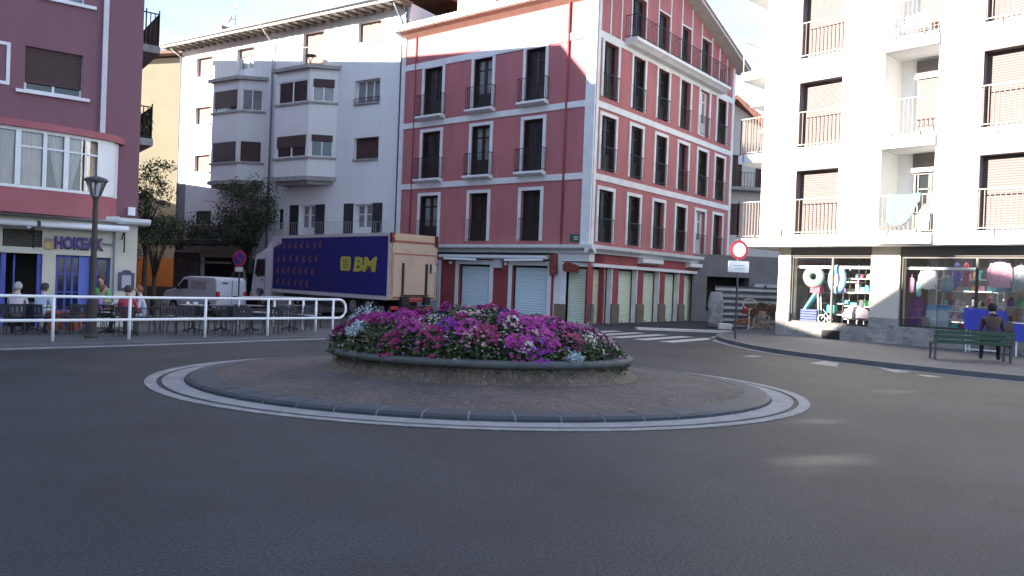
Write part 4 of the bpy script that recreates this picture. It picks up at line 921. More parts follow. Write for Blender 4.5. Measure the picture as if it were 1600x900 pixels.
q = MB(); torus(q, (1.98, -.42, 2.18), .22, .11, FWG, rz=1.55); rg = thing('swim_ring', 'oval teal and blue inflatable with a pink middle in the left shop window', 'swim ring', tuple(FWG.p(1.98, -.42, 1.7)))
q.build('tube', mat('teal_vinyl', (.24, .46, .50), .3, .6, 4, col2=(.16, .25, .55)), rg, smooth=True)
q = MB(FWG); q.disc((1.98, 2.18), .15, -.44, -.40, 20, rz=.26); q.build('inner_sheet', mat('pink_vinyl', (.65, .32, .45), .4, .3, 6, col2=(.45, .4, .62)), rg)
# shelf unit
def shelves(s0, s1, n0, n1, zs, label, m, leg=True):
    t = thing('shelf_unit', label, 'shelves', tuple(FWG.p((s0 + s1) / 2, (n0 + n1) / 2, .5)))
    for z in zs: q = MB(FWG); q.box((s0, n0, z), (s1, n1, z + .035)); q.build('shelf', m, t)
    q = MB(FWG)
    for a in (s0, s1 - .03):
        for n_ in (n0, n1 - .03): q.box((a, n_, .5), (a + .03, n_ + .03, max(zs) + .35))
    q.build('upright', m, t)
wm = mat('shelf_white', (.62, .60, .58), .5, .05)
shelves(2.1, 3.25, -1.1, -.6, (.8, 1.25, 1.72, 2.2), 'white shelf unit of toys behind the right half of the left shop window', wm)
shelves(5.35, 6.35, -.9, -.45, (.72, 1.0, 1.25), 'low white shoe rack at the right end of the middle shop window', wm)
shelves(6.6, 9.3, -1.6, -1.0, (1.0, 1.45, 1.9), 'long pale shelf unit behind the hanging tops', mat('shelf_pale', (.35, .40, .42), .5, .1))
shelves(4.4, 6.3, -3.2, -2.6, (.9, 1.4, 1.9, 2.3), 'tall shelf unit deep inside the middle of the shop', wm)
shelves(.6, 2.0, -2.6, -2.0, (.9, 1.3, 1.7, 2.1, 2.4), 'shelf unit deep behind the swim rings', wm)
random.seed(21)
goodcol = [(.5, .08, .12), (.1, .3, .55), (.6, .55, .5), (.15, .45, .2), (.6, .3, .1), (.05, .05, .06), (.65, .3, .45), (.1, .5, .5), (.45, .42, .4), (.22, .1, .35)]
cn = ['red', 'blue', 'cream', 'green', 'orange', 'black', 'pink', 'turquoise', 'grey', 'violet']
def goods(s0, s1, n0, z, lab, cnt, zm=.3):
    s = s0
    for i in range(cnt):
        w_, h = random.uniform(.10, .26), random.uniform(.1, zm); k = random.randrange(10)
        if s + w_ > s1: break
        q = MB(FWG)
        if random.random() < .5: q.prism([(s, z), (s + w_, z), (s + w_ * .95, z + h), (s + w_ * .05, z + h)], n0, n0 + .22, 'n')
        else: q.lathe((s + w_ / 2, n0 + .12, z), [(w_ * .38, 0), (w_ * .42, h * .5), (w_ * .3, h * .8), (w_ * .15, h)], 10)
        one(q, 'packaged_toy' if 'toy' in lab else 'boxed_goods', mat('goods_%d' % k, goodcol[k], .5, .4, 9), '%s item, %s from the left %s' % (cn[k], ['first', 'second', 'third', 'fourth', 'fifth', 'sixth', 'seventh', 'eighth', 'ninth', 'tenth', 'eleventh', 'twelfth'][i], lab), 'goods', 'goods on the shop shelves', bevel=.008)
        s += w_ + random.uniform(.01, .06)
for z, l in ((.838, 'bottom'), (1.288, 'second'), (1.758, 'third'), (2.238, 'top')): goods(2.14, 3.2, -1.0, z, 'on the %s shelf of the toy unit' % l, 7)
for z, l in ((.758, 'bottom'), (1.038, 'middle'), (1.288, 'top')): goods(5.4, 6.3, -.8, z, 'on the %s shelf of the shoe rack' % l, 6, .16)
for z, l in ((1.038, 'bottom'), (1.488, 'middle'), (1.938, 'top')): goods(6.65, 9.2, -1.5, z, 'on the %s shelf of the long unit' % l, 12, .34)
for z, l in ((.938, 'bottom'), (1.438, 'second'), (1.938, 'third'), (2.338, 'top')): goods(4.45, 6.2, -3.1, z, 'on the %s shelf of the tall unit' % l, 9, .34)
for z, l in ((.938, 'bottom'), (1.338, 'second'), (1.738, 'third'), (2.138, 'fourth')): goods(.65, 1.95, -2.5, z, 'on the %s shelf behind the swim rings' % l, 8, .3)
# toy slide, blue basket, tent, trike
tsl = thing('toy_slide', 'small turquoise toy slide with a red top in the left shop window', 'toy slide', tuple(FWG.p(1.1, -.6, .62)))
q = MB(FWG); q.prism([(.72, 1.05), (.78, 1.02), (1.2, 1.66), (1.14, 1.72)], -.7, -.45, 'n'); q.build('chute', mat('turquoise_plastic', (.10, .50, .60), .4, .1), tsl)
q = MB(FWG); q.box((1.0, -.75, 1.68), (1.35, -.42, 1.92)); q.build('top_panel', mat('red_plastic', (.55, .04, .09), .4, .1), tsl)
q = MB(FWG); q.tube([(1.25, -.5, 1.7), (1.32, -.5, .65)], .025, 6); q.tube([(1.25, -.7, 1.7), (1.32, -.7, .65)], .025, 6); q.build('ladder', trimw, tsl)
q = MB(FWG)
for i in range(5): q.prism([(.68 + i * .004, .66 + i * .09), (1.28, .66 + i * .09), (1.29, .73 + i * .09), (.67, .73 + i * .09)], -.75, -.4, 'n')
one(q, 'plastic_crate', mat('blue_plastic', (.06, .08, .24), .5, .2), 'dark blue slatted plastic crate under the toy slide', 'crate')
q = MB(FWG); q.lathe((2.7, -.42, .88), [(.5, 0), (.47, .16), (.36, .3), (.18, .38), (.02, .4)], 20, sy=.3); one(q, 'play_tent', mat('grey_cloth', (.33, .27, .30), .8, .3, 4), 'grey dome shaped play tent with a dark rim in the left shop window', 'toy')
q = MB(); 
for (a, r) in ((1.45, .13), (1.75, .1)): torus(q, (a, -.45, .78), r, .018, FWG, seg=16, s2=5)
q.fr = FWG; q.tube([(1.45, -.45, .78), (1.6, -.45, 1.0), (1.75, -.45, .78)], .015, 5); q.tube([(1.6, -.45, 1.0), (1.5, -.45, 1.1)], .012, 5); one(q, 'toy_tricycle', trimw, 'small white toy tricycle at the foot of the left shop window', 'tricycle')
q = MB(FWG); q.box((1.62, -.7, 1.0), (1.9, -.45, 1.28)); one(q, 'toy_box', mat('teal_box', (.05, .38, .36), .5, .2), 'teal box standing right of the toy slide', 'box', bevel=.02)
# clothes
def garment(s, z, w_, h, n, m, label, name='shirt', sleeves=True):
    q = MB(FWG); N = 14
    prof = []
    def edge(u):                       # half width along height u 0(top)..1
        return w_ / 2 * (.30 + .70 * min(1, u / .12)) * (1 + .10 * u)
    rows = 10
    g = []
    for side, off in ((0, .035), (1, -.035)):
        G_ = []
        for j in range(rows + 1):
            u = j / rows; r_ = []
            for i in range(N + 1):
                t = i / N * 2 - 1; r_.append((s + t * edge(u), n + off * (1 - t * t * .8) + .02 * math.sin(t * 9 + j * .2) * u, z - h * u - .02 * math.cos(t * 5) * u))
            G_.append(r_)
        for j in range(rows):
            for i in range(N): q.face([G_[j][i], G_[j][i + 1], G_[j + 1][i + 1], G_[j + 1][i]])
        g.append(G_)
    for j in range(rows):
        for i in (0, N): q.face([g[0][j][i], g[0][j + 1][i], g[1][j + 1][i], g[1][j][i]])
    if sleeves:
        for sd in (-1, 1): q.tube([(s + sd * w_ * .40, n, z - h * .08), (s + sd * w_ * .56, n, z - h * .3), (s + sd * w_ * .62, n, z - h * .75)], .055, 7, .04)
    q.tube([(s, n, z + .1), (s, n, z)], .008, 4)
    return one(q, name, m, label, name.replace('_', ' '), recalc=True)
garment(4.95, 2.55, .42, .62, -.4, mat('cloth_white', (.80, .79, .76), .9, .05, 5), 'white shirt hanging in the middle shop window', 'shirt')
garment(5.48, 2.35, .30, .52, -.5, mat('cloth_bluegrey', (.25, .29, .33), .9, .15, 5), 'small blue grey dress hanging right of the white shirt', 'dress', False)
garment(5.80, 2.78, .20, .75, -.4, mat('cloth_purple', (.20, .14, .42), .9, .3, 9), 'purple patterned towel hanging in the middle shop window', 'towel', False)
garment(6.06, 2.78, .18, .72, -.4, mat('cloth_red', (.42, .06, .09), .9, .4, 9), 'red patterned towel hanging beside the purple one', 'towel', False)
garment(4.45, 2.3, .16, .5, -.45, mat('cloth_pinkmulti', (.55, .28, .42), .9, .3, 9), 'pink child swimsuit hanging at the left edge of the middle window', 'swimsuit', False)
garment(4.65, 2.2, .14, .5, -.5, mat('cloth_aqua', (.35, .62, .62), .9, .2, 9), 'aqua swimsuit hanging left of the white shirt', 'swimsuit', False)
garment(6.98, 2.82, .52, .78, -.4, mat('cloth_pink', (.58, .31, .40), .9, .1, 5), 'pink long sleeved top hanging in the right shop window', 'top')
garment(7.52, 2.72, .42, .72, -.45, mat('cloth_stripe', (.25, .26, .28), .9, .2, 15), 'grey top hanging between the pink and the green tops', 'top', False)
garment(8.12, 2.82, .50, .80, -.4, mat('cloth_green', (.14, .42, .14), .9, .1, 5), 'bright green top hanging at the right edge of the photo', 'top')
# body board, cool boxes, frames
q = MB(FWG); q.prism([(4.42, .76), (4.88, .76), (4.90, 1.35), (4.85, 1.55), (4.76, 1.65), (4.54, 1.65), (4.45, 1.55), (4.40, 1.35)], -.42, -.37, 'n'); one(q, 'body_board', mat('board_purple', (.07, .05, .22), .4, .5, 5, col2=(.35, .06, .22)), 'purple body board propped in the middle shop window', 'body board')
cbx = mat('coolbox_white', (.55, .60, .64), .5, .1); cbl = mat('coolbox_blue', (.10, .25, .50), .5, .1)
for s_, lab in ((4.92, 'left one of two white cool boxes with blue lids'), (5.26, 'right one of two white cool boxes with blue lids')):
    t = thing('cool_box', lab + ' in the middle shop window', 'cool box', tuple(FWG.p(s_ + .15, -.6, .7)), 'cool boxes in the shop window')
    q = MB(FWG); q.box((s_, -.75, .72), (s_ + .32, -.45, 1.28)); q.build('body', cbx, t, bevel=.02)
    q = MB(FWG); q.prism([(s_ - .01, 1.28), (s_ + .33, 1.28), (s_ + .30, 1.44), (s_ + .02, 1.44)], -.76, -.44, 'n'); q.build('lid', cbl, t)
q = MB(FWG); q.prism([(4.84, .74), (5.06, .74), (5.02, 1.05), (4.82, 1.03)], -.4, -.36, 'n'); one(q, 'framed_picture', mat('beige_card', (.35, .30, .22), .7, .2, 8), 'small beige frame leaning by the purple body board', 'frame')
# outdoor blue bins in front of the shop
bl_b = mat('blue_bin_plastic', (.055, .065, .40), .45, .08, 2)
bin_ = thing('display_table', 'blue cloth covered display stand outside the right shop window', 'display stand', tuple(FWG.p(6.9, .5, .12)))
q = MB(FWG); q.prism([(6.45, .78), (7.42, .74), (7.45, 1.36), (6.42, 1.40)], .35, .75, 'n'); q.build('cloth', bl_b, bin_)
for a in (6.5, 7.38):
    for n_ in (.4, .7): q = MB(FWG); q.tube([(a, n_, .12), (a, n_, .8)], .022, 5); q.build('leg', trimw, bin_)
q = MB(FWG); q.tube([(6.5, .7, .2), (7.38, .7, .2)], .02, 5); q.build('stretcher', trimw, bin_)
bin2 = thing('display_table', 'smaller blue display stand at the right edge behind the seated person', 'display stand', tuple(FWG.p(8.3, .9, .12)))
q = MB(FWG); q.prism([(7.85, .55), (8.45, .52), (8.5, 1.0), (7.82, 1.05)], .75, 1.1, 'n'); q.build('cloth', bl_b, bin2)
for a in (7.9, 8.42): q = MB(FWG); q.tube([(a, 1.05, .12), (a, 1.05, .6)], .024, 5); q.build('leg', trimw, bin2)
q = MB(FWG); q.tube([(7.8, 1.1, 1.05), (8.5, 1.1, 1.02)], .015, 5); q.build('top_rail', trimw, bin2)
# ---- balcony items
t = thing('hanging_cloth', 'pale aqua towel hung over the first floor balcony railing', 'towel', tuple(FW.p(4.7, .14, 4.0)))
q = MB(FW); N = 16
bot = [4.02, 3.95, 3.9, 3.88, 3.87, 3.86, 3.87, 3.88, 3.9, 3.94, 4.0, 4.08, 4.18, 4.3, 4.45, 4.55, 4.6]
for i in range(N):
    for j in range(6):
        def pt(i_, j_):
            s_ = 4.15 + 1.0 * i_ / N; top = 4.86 - .03 * math.sin(i_ / N * math.pi); return (s_, .15 + .015 * math.sin(i_ * .9) * j_ / 6, top + (bot[i_] - top) * j_ / 6)
        q.face([pt(i, j), pt(i, j + 1), pt(i + 1, j + 1), pt(i + 1, j)])
o = q.build('cloth', mat('aqua_cloth', (.105, .17, .175), .9, .06, 4), t, recalc=False); sd = o.modifiers.new('thick', 'SOLIDIFY'); sd.thickness = .01
q = MB(FW); q.prism([(5.1, 3.72), (5.42, 3.72), (5.44, 4.2), (5.3, 4.5), (5.15, 4.3)], .14, .17, 'n'); one(q, 'hanging_cloth', mat('white_cloth', (.78, .78, .76), .9, .05), 'white cloth hanging right of the aqua towel on the first floor balcony', 'cloth')
def wchair(s, n, z, label):
    t = thing('garden_chair', label, 'chair', tuple(FW.p(s, n, z)), 'white garden chairs on the upper balcony')
    q = MB(FW); q.box((s - .22, n - .22, z + .40), (s + .22, n + .22, z + .44)); q.build('seat', trimw, t)
    q = MB(FW)
    for i in range(4): q.box((s - .22, n - .24, z + .5 + i * .12), (s + .22, n - .21, z + .57 + i * .12))
    q.build('backrest', trimw, t)
    for a in (-1, 1):
        for b in (-1, 1): q = MB(FW); q.tube([(s + a * .19, n + b * .19, z), (s + a * .18, n + b * .18, z + (.95 if b < 0 else .42))], .022, 5); q.build('leg', trimw, t)
wchair(4.2, -.5, 9.72, 'white plastic garden chair on the upper balcony, left one'); wchair(4.75, -.35, 9.72, 'white plastic garden chair on the upper balcony, right one')
t = thing('garden_table', 'small iron table and foliage on the balcony above the right hand bay', 'table', tuple(FCm.p(6.6, .5, 13.05)))
q = MB(FCm)
q.disc((0, 0), .01, 0, .01) if 0 else None
q.prism([(6.6 + .35 * math.cos(i * .5236), .5 + .3 * math.sin(i * .5236)) for i in range(12)], 13.7, 13.73, 'z'); q.build('table_top', iron, t)
q = MB(FCm); q.tube([(6.35, .5, 13.05), (6.85, .5, 13.7)], .02, 4); q.tube([(6.85, .5, 13.05), (6.35, .5, 13.7)], .02, 4); q.build('leg', iron, t)

# ================================================================== behind: right gap
FD = Fr((11.8, 50), (1, .12), (0, -1))
db = thing('distant_house', 'pale house with red tiled roof and brown shutters behind the white block balconies', 'house', (11.8, 50, 0))
q = MB(FD); dops = [(1.9, 2.6, 8.3, 10.3), (3.5, 4.2, 8.3, 10.3), (1.9, 2.6, 5.2, 7.2)]
grid_wall(q, 0, 12, -.5, 12.3, dops, depth=.15); q.face([(0, 0, -.5), (0, -8, -.5), (0, -8, 12.3), (0, 0, 12.3)]); q.face([(12, 0, -.5), (12, -8, -.5), (12, -8, 12.3), (12, 0, 12.3)])
q.build('wall', mat('pale_grey_render', (.52, .51, .49), .85, .06), db)
for o_ in dops: window(db, FD, *o_, depth=.12, frame=blindd, pane=blindd, cols=2)
q = MB(FD); q.prism([(1.0, 8.0), (5.2, 8.0), (5.2, 8.15), (1.0, 8.15)], 0, .8, 'n'); bb_ = q.build('balcony_slab', creamslab, db)
q = MB(FD); bars(q, [(1.05, 0), (1.05, .75), (5.15, .75), (5.15, 0)], 8.15, 9.1, .2, .015, .02); q.build('railing', iron, bb_)
q = MB(FD); q.prism([(-.8, 12.0), (1.8, 13.7), (4.2, 12.0), (4.2, 12.25), (1.8, 13.95), (-.8, 12.25)], .7, -8, 'n'); q.prism([(4.3, 12.2), (12.5, 12.2), (12.5, 12.5), (4.3, 12.5)], .7, -8, 'n'); q.build('roof', roofm, db)
q = MB(FD); q.prism([(0, 12.3), (1.8, 13.6), (3.9, 12.3)], 0, -.2, 'n'); q.build('gable', mat('pale_grey_render', (0, 0, 0)), db)
FE = Fr((9.2, 41.0), (1, .2), (0, -1))
eb = thing('dark_garage', 'low grey building with a dark opening behind the corrugated hoarding', 'building', (9.2, 41, 0))
q = MB(FE); grid_wall(q, .2, 12, -.5, 3.5, [(1.0, 3.4, .5, 2.35)], depth=.8); q.face([(0.2, 0, 3.5), (12, 0, 3.5), (12, -5, 3.5), (.2, -5, 3.5)]); q.build('wall', mat('bluegrey_render', (.15, .15, .165), .85, .1), eb)
q = MB(FE); q.box((.9, -1, .4), (3.5, -.82, 2.4)); q.build('opening', mat('interior_dark', (0, 0, 0)), eb)
each_box(FE, [((3.55, .01, -.3), (5.2, .3, 2.05))], 'white_panel', mat('lilac_white', (.40, .40, .46), .7, .1), eb)
# corrugated hoarding
FH = Fr((9.35, 36.2), (1, .02), (0, -1))
hb = thing('corrugated_hoarding', 'grey horizontally corrugated metal hoarding at the end of the street', 'hoarding', (9.35, 36.2, 0))
q = MB(FH); N = 40
for i in range(N):
    z0, z1 = -.1 + 1.95 * i / N, -.1 + 1.95 * (i + 1) / N; n0, n1 = .04 * math.sin(i * 1.1), .04 * math.sin((i + 1) * 1.1); q.face([(0, n0, z0), (4.5, n0, z0), (4.5, n1, z1), (0, n1, z1)]); 
q.build('sheet', mat('corrugated_grey', (.26, .29, .32), .45, .15, 2, metal=.3), hb)
q = MB(FH)
for s_ in (.0, 1.15, 2.3, 3.45): q.box((s_, -.12, -.1), (s_ + .06, -.05, 1.95))
q.build('post', iron, hb)
q = MB(); q.lathe((8.98, 34.6, .02), [(.30, 0), (.36, .3), (.30, .6), (.36, .9), (.33, 1.2), (.26, 1.5), (.24, 1.55)], 14, sy=.8); one(q, 'wrapped_roll', mat('sheet_grey', (.33, .33, .34), .6, .3, 5), 'upright roll of grey sheeting left of the no entry sign', 'roll', smooth=True)
q = MB(); q.box((8.75, 33.0, .0), (9.3, 33.3, .26)); one(q, 'concrete_block', mat('pale_block', (.72, .68, .62), .8, .1), 'small pale concrete block at the foot of the grey roll', 'block', bevel=.03)
q = MB(FH); q.box((1.2, .3, .6), (3.0, .36, .98)); one(q, 'red_barrier', mat('barrier_red', (.33, .03, .02), .6, .3, 5), 'red barrier panel standing in front of the corrugated hoarding', 'barrier')
q = MB(FH); q.prism([(.9, .15), (2.0, .1), (1.9, .35), (1.4, .42), (1.0, .36)], .4, .8, 'n'); one(q, 'orange_sack', mat('sack_orange', (.32, .13, .05), .9, .3, 6), 'orange brown sack on the ground below the red barrier', 'sack')
# curled post and net heap
q = MB(); base = Vector((9.86, 32.6, 0)); q.tube([base, base + Vector((0, 0, .9))], .03, 8)
q.tube([base + Vector((.28 * math.cos(a) - .0, 0, 1.12 + .22 * math.sin(a))) * 1 + Vector((-.0, 0, 0)) for a in [math.pi * (1.35 - .19 * i) for i in range(11)]], .028, 8)
q.box((9.78, 32.52, 0), (9.94, 32.68, .06)); q.lathe((9.86, 32.6, .06), [(.06, 0), (.04, .06), (.06, .12)], 8)
one(q, 'curled_post', mat('cream_metal', (.62, .56, .48), .5, .1), 'cream metal post with a curled top beside the white block corner', 'post')
q = MB(); q2 = MB(); random.seed(9)
for i in range(900):
    a = random.random() * math.pi; r = random.gauss(.46, .07); p = Vector((10.42 + r * math.cos(a), 32.7 + random.gauss(0, .12), .62 + r * math.sin(a) * .95)); leafq(q, p, .12, .03)
for i in range(700):
    p = Vector((10.45 + random.gauss(0, .22), 32.6 + random.gauss(0, .1), abs(random.gauss(0, .3)))); leafq(q2, p, .10, .03)
hp = thing('dried_wreath', 'arched brown bundle over a heap of pale straw beside the curled post', 'straw bundle', (10.42, 32.7, 0))
q.build('arch', mat('straw_brown', (.22, .15, .10), .9, .3, 7), hp, recalc=False); q2.build('straw', mat('straw_pale', (.50, .44, .36), .9, .3, 7), hp, recalc=False)
q = MB(); q.tube([(10.1, 32.75, 0), (10.12, 32.75, .8), (10.42, 32.75, 1.08), (10.72, 32.75, .8), (10.74, 32.75, 0)], .03, 6); q.box((10.3, 32.72, .55), (10.6, 32.76, .85)); q.build('frame', mat('cream_metal', (0, 0, 0)), hp)

# ================================================================== off-frame neighbours that shade the square, and an added sun-patch wall
def plain_building(name, label, x0, y0, x1, y1, h, m, nw):
    t = thing(name, label, 'building', ((x0 + x1) / 2, (y0 + y1) / 2, 0)); fr = Fr((x1, y1), (0, -1), (1, 0)); Ln = y1 - y0
    op = []; nf = int(h // 3)
    for f_ in range(nf):
        for k in range(nw): s_ = Ln * (k + .5) / nw; op.append((s_ - .55, s_ + .55, .9 + f_ * 3, 2.3 + f_ * 3))
    q = MB(fr); grid_wall(q, 0, Ln, -.3, h, op, depth=.2); d_ = -(x1 - x0)
    q.face([(0, 0, -.3), (0, d_, -.3), (0, d_, h), (0, 0, h)]); q.face([(Ln, 0, -.3), (Ln, d_, -.3), (Ln, d_, h), (Ln, 0, h)]); q.face([(0, d_, -.3), (Ln, d_, -.3), (Ln, d_, h), (0, d_, h)])
    q.build('wall', m, t)
    for o_ in op: window(t, fr, *o_, depth=.18, frame=trimw, pane=glassd, cols=2)
    q = MB(fr); q.box((-.3, d_ - .3, h), (Ln + .3, .5, h + .25)); q.build('roof', roofm, t)
plain_building('low_building', 'low ochre building outside the left edge beside the café', -32, 12.3, -20.4, 18.3, 10.6, yellow, 2)
plain_building('corner_tenement', 'grey rendered tenement outside the left edge, nearest the café', -32, 5.0, -20.4, 12.0, 14.2, cream, 3)
plain_building('long_tenement', 'long cream tenement behind the camera on the left', -34, -40, -20.4, -6.2, 17.5, cream, 12)
FX = Fr((-20.4, 4.9), (0, -1), (1, 0))
q = MB(FX); holes = [(5.45, 5.90, 8.00, 8.30), (6.0, 6.3, 7.98, 8.10), (3.45, 3.78, 8.37, 8.55), (.88, 1.26, 9.28, 9.50)]
grid_wall(q, 0, 11, -.3, 12.6, holes, depth=.06); q.face([(0, -.4, -.3), (0, 0, -.3), (0, 0, 12.6), (0, -.4, 12.6)])
one(q, 'sun_patch_wall', yellow, 'added unseen wall outside the left edge, its small openings casting sun patches on the road', 'wall')  # added out of view so its openings throw sun patches onto the road
plain_building('rear_tenement', 'pink tenement far behind the camera on the left', -60, -70, -36, -30, 19, mauve, 9)
# ================================================================== lorry
TZ = -.18
tk = thing('delivery_lorry', 'blue sided delivery lorry with BM lettering parked before the cream building', 'lorry', (-5.25, 33.5, TZ))
FT = Fr((-5.25, 33.5), (-.70, .714), (-.714, -.70))
W_ = 2.5; BL = 10.35; z0, z1 = .70, 3.56
q = MB(FT); q.box((0.04, -W_, z0), (BL, 0, z1)); bx_ = q.build('cargo_box', mat('box_silver', (.42, .42, .46), .5, .06, 2), tk)
q = MB(FT); q.box((.12, -.01, z0 + .16), (BL - .12, .012, z1 - .14)); q.build('side_panel', mat('lorry_blue', (.030, .026, .17), .75, .06, .8, spec=.15), bx_)
q = MB(FT); q.box((.06, -.005, z0 - .02), (BL, .03, z0 + .13)); q.box((.0, -.01, z0), (.1, .03, z1)); q.box((BL - .1, -.01, z0), (BL, .028, z1)); q.box((.1, -.01, z1 - .12), (BL - .1, .028, z1 + .02))
q.prism([(BL - .1, z1 - .12), (BL - .9, z1 - .12), (BL - 1.0, z1 - .35), (BL - .1, z1 - .6)], .012, .02, 'n'); q.build('edge_rail', mat('rail_silver', (.55, .52, .55), .4, .05), bx_)
yel = mat('logo_yellow', (.52, .46, .06), .5, .05)
q = MB(); text_mb(q, 'BM', FT, 2.72, .02, 1.90, .86, width=1.82, bold=.035, shear=.12, thick=.008, mirror=True); q.build('lettering', yel, bx_)
q = MB(FT)
def rr(a, b, c, d, r): 
    P = []
    for (cx_, cz_, st) in ((b - r, d - r, 0), (a + r, d - r, 90), (a + r, c + r, 180), (b - r, c + r, 270)):
        for k in range(5): an = R(st + k * 22.5); P.append((cx_ + r * math.cos(an), cz_ + r * math.sin(an)))
    return P
q.prism(rr(2.95, 3.80, 1.88, 2.54, .16), .012, .026, 'n'); lg = q.build('logo', yel, bx_)
q = MB(FT)
for i, (a, b) in enumerate(((3.1, 3.68), (3.12, 3.6), (3.14, 3.56), (3.2, 3.56))): q.box((a, .026, 2.36 - i * .11), (b, .03, 2.395 - i * .11))
q.build('logo_lines', mat('lorry_blue', (0, 0, 0)), lg)
q = MB(FT); random.seed(2)
for row, (z, s_end, cnt) in enumerate(((3.08, 5.6, 8), (2.42, 5.9, 7), (1.80, 6.3, 7), (1.20, 6.7, 6))):
    for k in range(cnt):
        s_ = s_end + (9.7 - s_end) * k / (cnt - 1) + random.uniform(-.05, .05); zc = z + random.uniform(-.03, .03)
        q.prism([(s_ - .16, zc + .16), (s_ - .02, zc + .17), (s_ + .13, zc + .02), (s_ + .10, zc - .10), (s_ - .03, zc - .18), (s_ - .12, zc - .10), (s_ - .02, zc - .02), (s_ - .04, zc + .06)], .012, .02, 'n')
q.build('orange_pattern', mat('pattern_orange', (.26, .085, .045), .6, .5, 3, col2=(.12, .03, .10)), bx_)
# rear with raised tail lift
FB = Fr(tuple(FT.p(0, 0, 0))[:2], (.714, .70), (.70, -.714))
beige = mat('lorry_beige', (.50, .37, .28), .6, .07, 1); redl = mat('stripe_red', (.33, .04, .04), .5, .1)
q = MB(FB); q.box((0, -.04, z0), (W_, .05, z1)); q.box((.0, .05, 3.28), (W_, .07, z1 - .02)); rd = q.build('rear_door', beige, tk)
q = MB(FB); q.box((.06, .06, .75), (W_ - .02, .12, 3.12)); lift = q.build('tail_lift', mat('lift_beige', (.46, .35, .275), .6, .08, 1.2), tk)
q = MB(FB)
for z in (3.2, 2.66): q.box((.1, .07, z), (W_ - .05, .128, z + .045))
q.box((.12, .10, .78), (W_ - .1, .13, .84)); q.box((.09, .10, .9), (.12, .125, 2.66)); q.box((W_ - .1, .1, .9), (W_ - .07, .125, 2.66)); q.box((.9, .1, .62), (1.75, .14, .74)); q.build('red_stripe', redl, lift)
q = MB(FB); q.box((.58, .12, .95), (.66, .2, 2.3)); q.box((1.85, .12, .95), (1.93, .2, 2.3)); q.box((.55, .12, .88), (2.0, .22, .94)); q.box((.5, .08, .5), (.9, .3, .85)); q.box((1.75, .08, .5), (2.05, .3, .85)); q.box((2.1, .12, 1.9), (2.16, .18, 2.3)); q.build('lift_arm', blackm, lift)
q = MB(FB); q.box((2.16, .12, 1.95), (2.4, .16, 2.28)); q.build('lift_plate', mat('plate_cream', (.5, .42, .3), .5, .1), lift)
each_box(FB, [((-.02, .0, 3.15), (.14, .14, z1 + .01)), ((W_ - .14, .0, 3.05), (W_ + .02, .14, z1 - .0))], 'corner_marker', mat('marker_dark', (.09, .015, .015), .4, .2), rd)
q = MB(FB); q.box((.03, .141, 3.38), (.12, .16, 3.48)); q.build('marker_lamp', mat('lamp_red', (.6, .04, .04), .3, .1), rd)
q = MB(FB); q.box((.1, -.1, TZ + .45), (W_ - .1, .0, TZ + .62)); bp_ = q.build('bumper', blackm, tk)
for a in (.15, W_ - .5): q = MB(FB); q.box((a, 0, TZ + .47), (a + .35, .03, TZ + .6)); q.build('taillight', mat('lamp_red', (0, 0, 0)), bp_)
q = MB(FT); q.box((.2, -1.7, TZ + .55), (BL + 2, -.8, z0 - .0)); q.build('chassis', blackm, tk)
q = MB(FT); q.box((3.6, -.25, TZ + .35), (7.4, -.12, z0 - .05)); q.build('side_guard', blackm, tk)
def wheel(fr, par, s_, n_, z_, r, wd=.28):
    q = MB(fr); N = 24
    q.prism([(s_ + r * math.cos(2 * math.pi * i / N), z_ + r * math.sin(2 * math.pi * i / N)) for i in range(N)], n_ - wd, n_, 'n'); t_ = q.build('wheel', rubber, par, bevel=.02)
    q = MB(fr); q.disc((s_, z_), r * .58, n_ - .02, n_ + .012, 18); q.disc((s_, z_), r * .2, n_ + .012, n_ + .04, 10); q.build('rim', steel, t_)
for s_ in (1.6, 2.8, 11.35):
    wheel(FT, tk, s_, -.08, TZ + .48, .48); wheel(FT, tk, s_, -2.12, TZ + .48, .48)
# cab
cw = mat('cab_white', (.66, .67, .72), .6, .04, 1, spec=.3)
q = MB(FT); c0 = BL + .15
prof = [(c0, .55), (c0, 2.85), (c0 + .25, 2.92), (c0 + 1.75, 2.62), (c0 + 1.95, 2.3), (c0 + 2.12, 1.35), (c0 + 2.22, .95), (c0 + 2.2, .25), (c0 + 1.85, .2), (c0 + 1.75, .55), (c0 + 1.55, .78), (c0 + .95, .78), (c0 + .72, .55), (c0 + .7, .3), (c0, .3)]
q.prism(prof, -2.42, -.06, 'n'); cab = q.build('cab', cw, tk, bevel=.05)
q = MB(FT); q.prism([(c0 + .05, 2.86), (c0 + .05, 3.42), (c0 + .3, 3.4), (c0 + 1.25, 2.82), (c0 + 1.7, 2.66)], -2.3, -.2, 'n'); q.build('wind_deflector', cw, cab, bevel=.05)
q = MB(FT); q.prism([(c0 + .75, 1.5), (c0 + .75, 2.38), (c0 + 1.62, 2.38), (c0 + 1.86, 1.62), (c0 + 1.5, 1.42)], -.065, -.045, 'n'); q.build('side_window', mat('cab_glass', (.012, .014, .016), .35, .2, 2, spec=.25), cab)
q = MB(FT); q.prism([(c0 + 1.80, 2.5), (c0 + 1.99, 2.22), (c0 + 2.14, 1.45), (c0 + 2.16, 1.45), (c0 + 2.01, 2.25), (c0 + 1.82, 2.52)], -2.3, -.2, 'n'); q.build('windscreen', glassd, cab)
q = MB(FT); q.box((c0 + 2.0, -.02, 1.6), (c0 + 2.08, .2, 2.35)); q.tube([(c0 + 1.9, -.05, 2.4), (c0 + 2.04, .12, 2.4)], .03, 5); q.build('wing_mirror', blackm, cab)
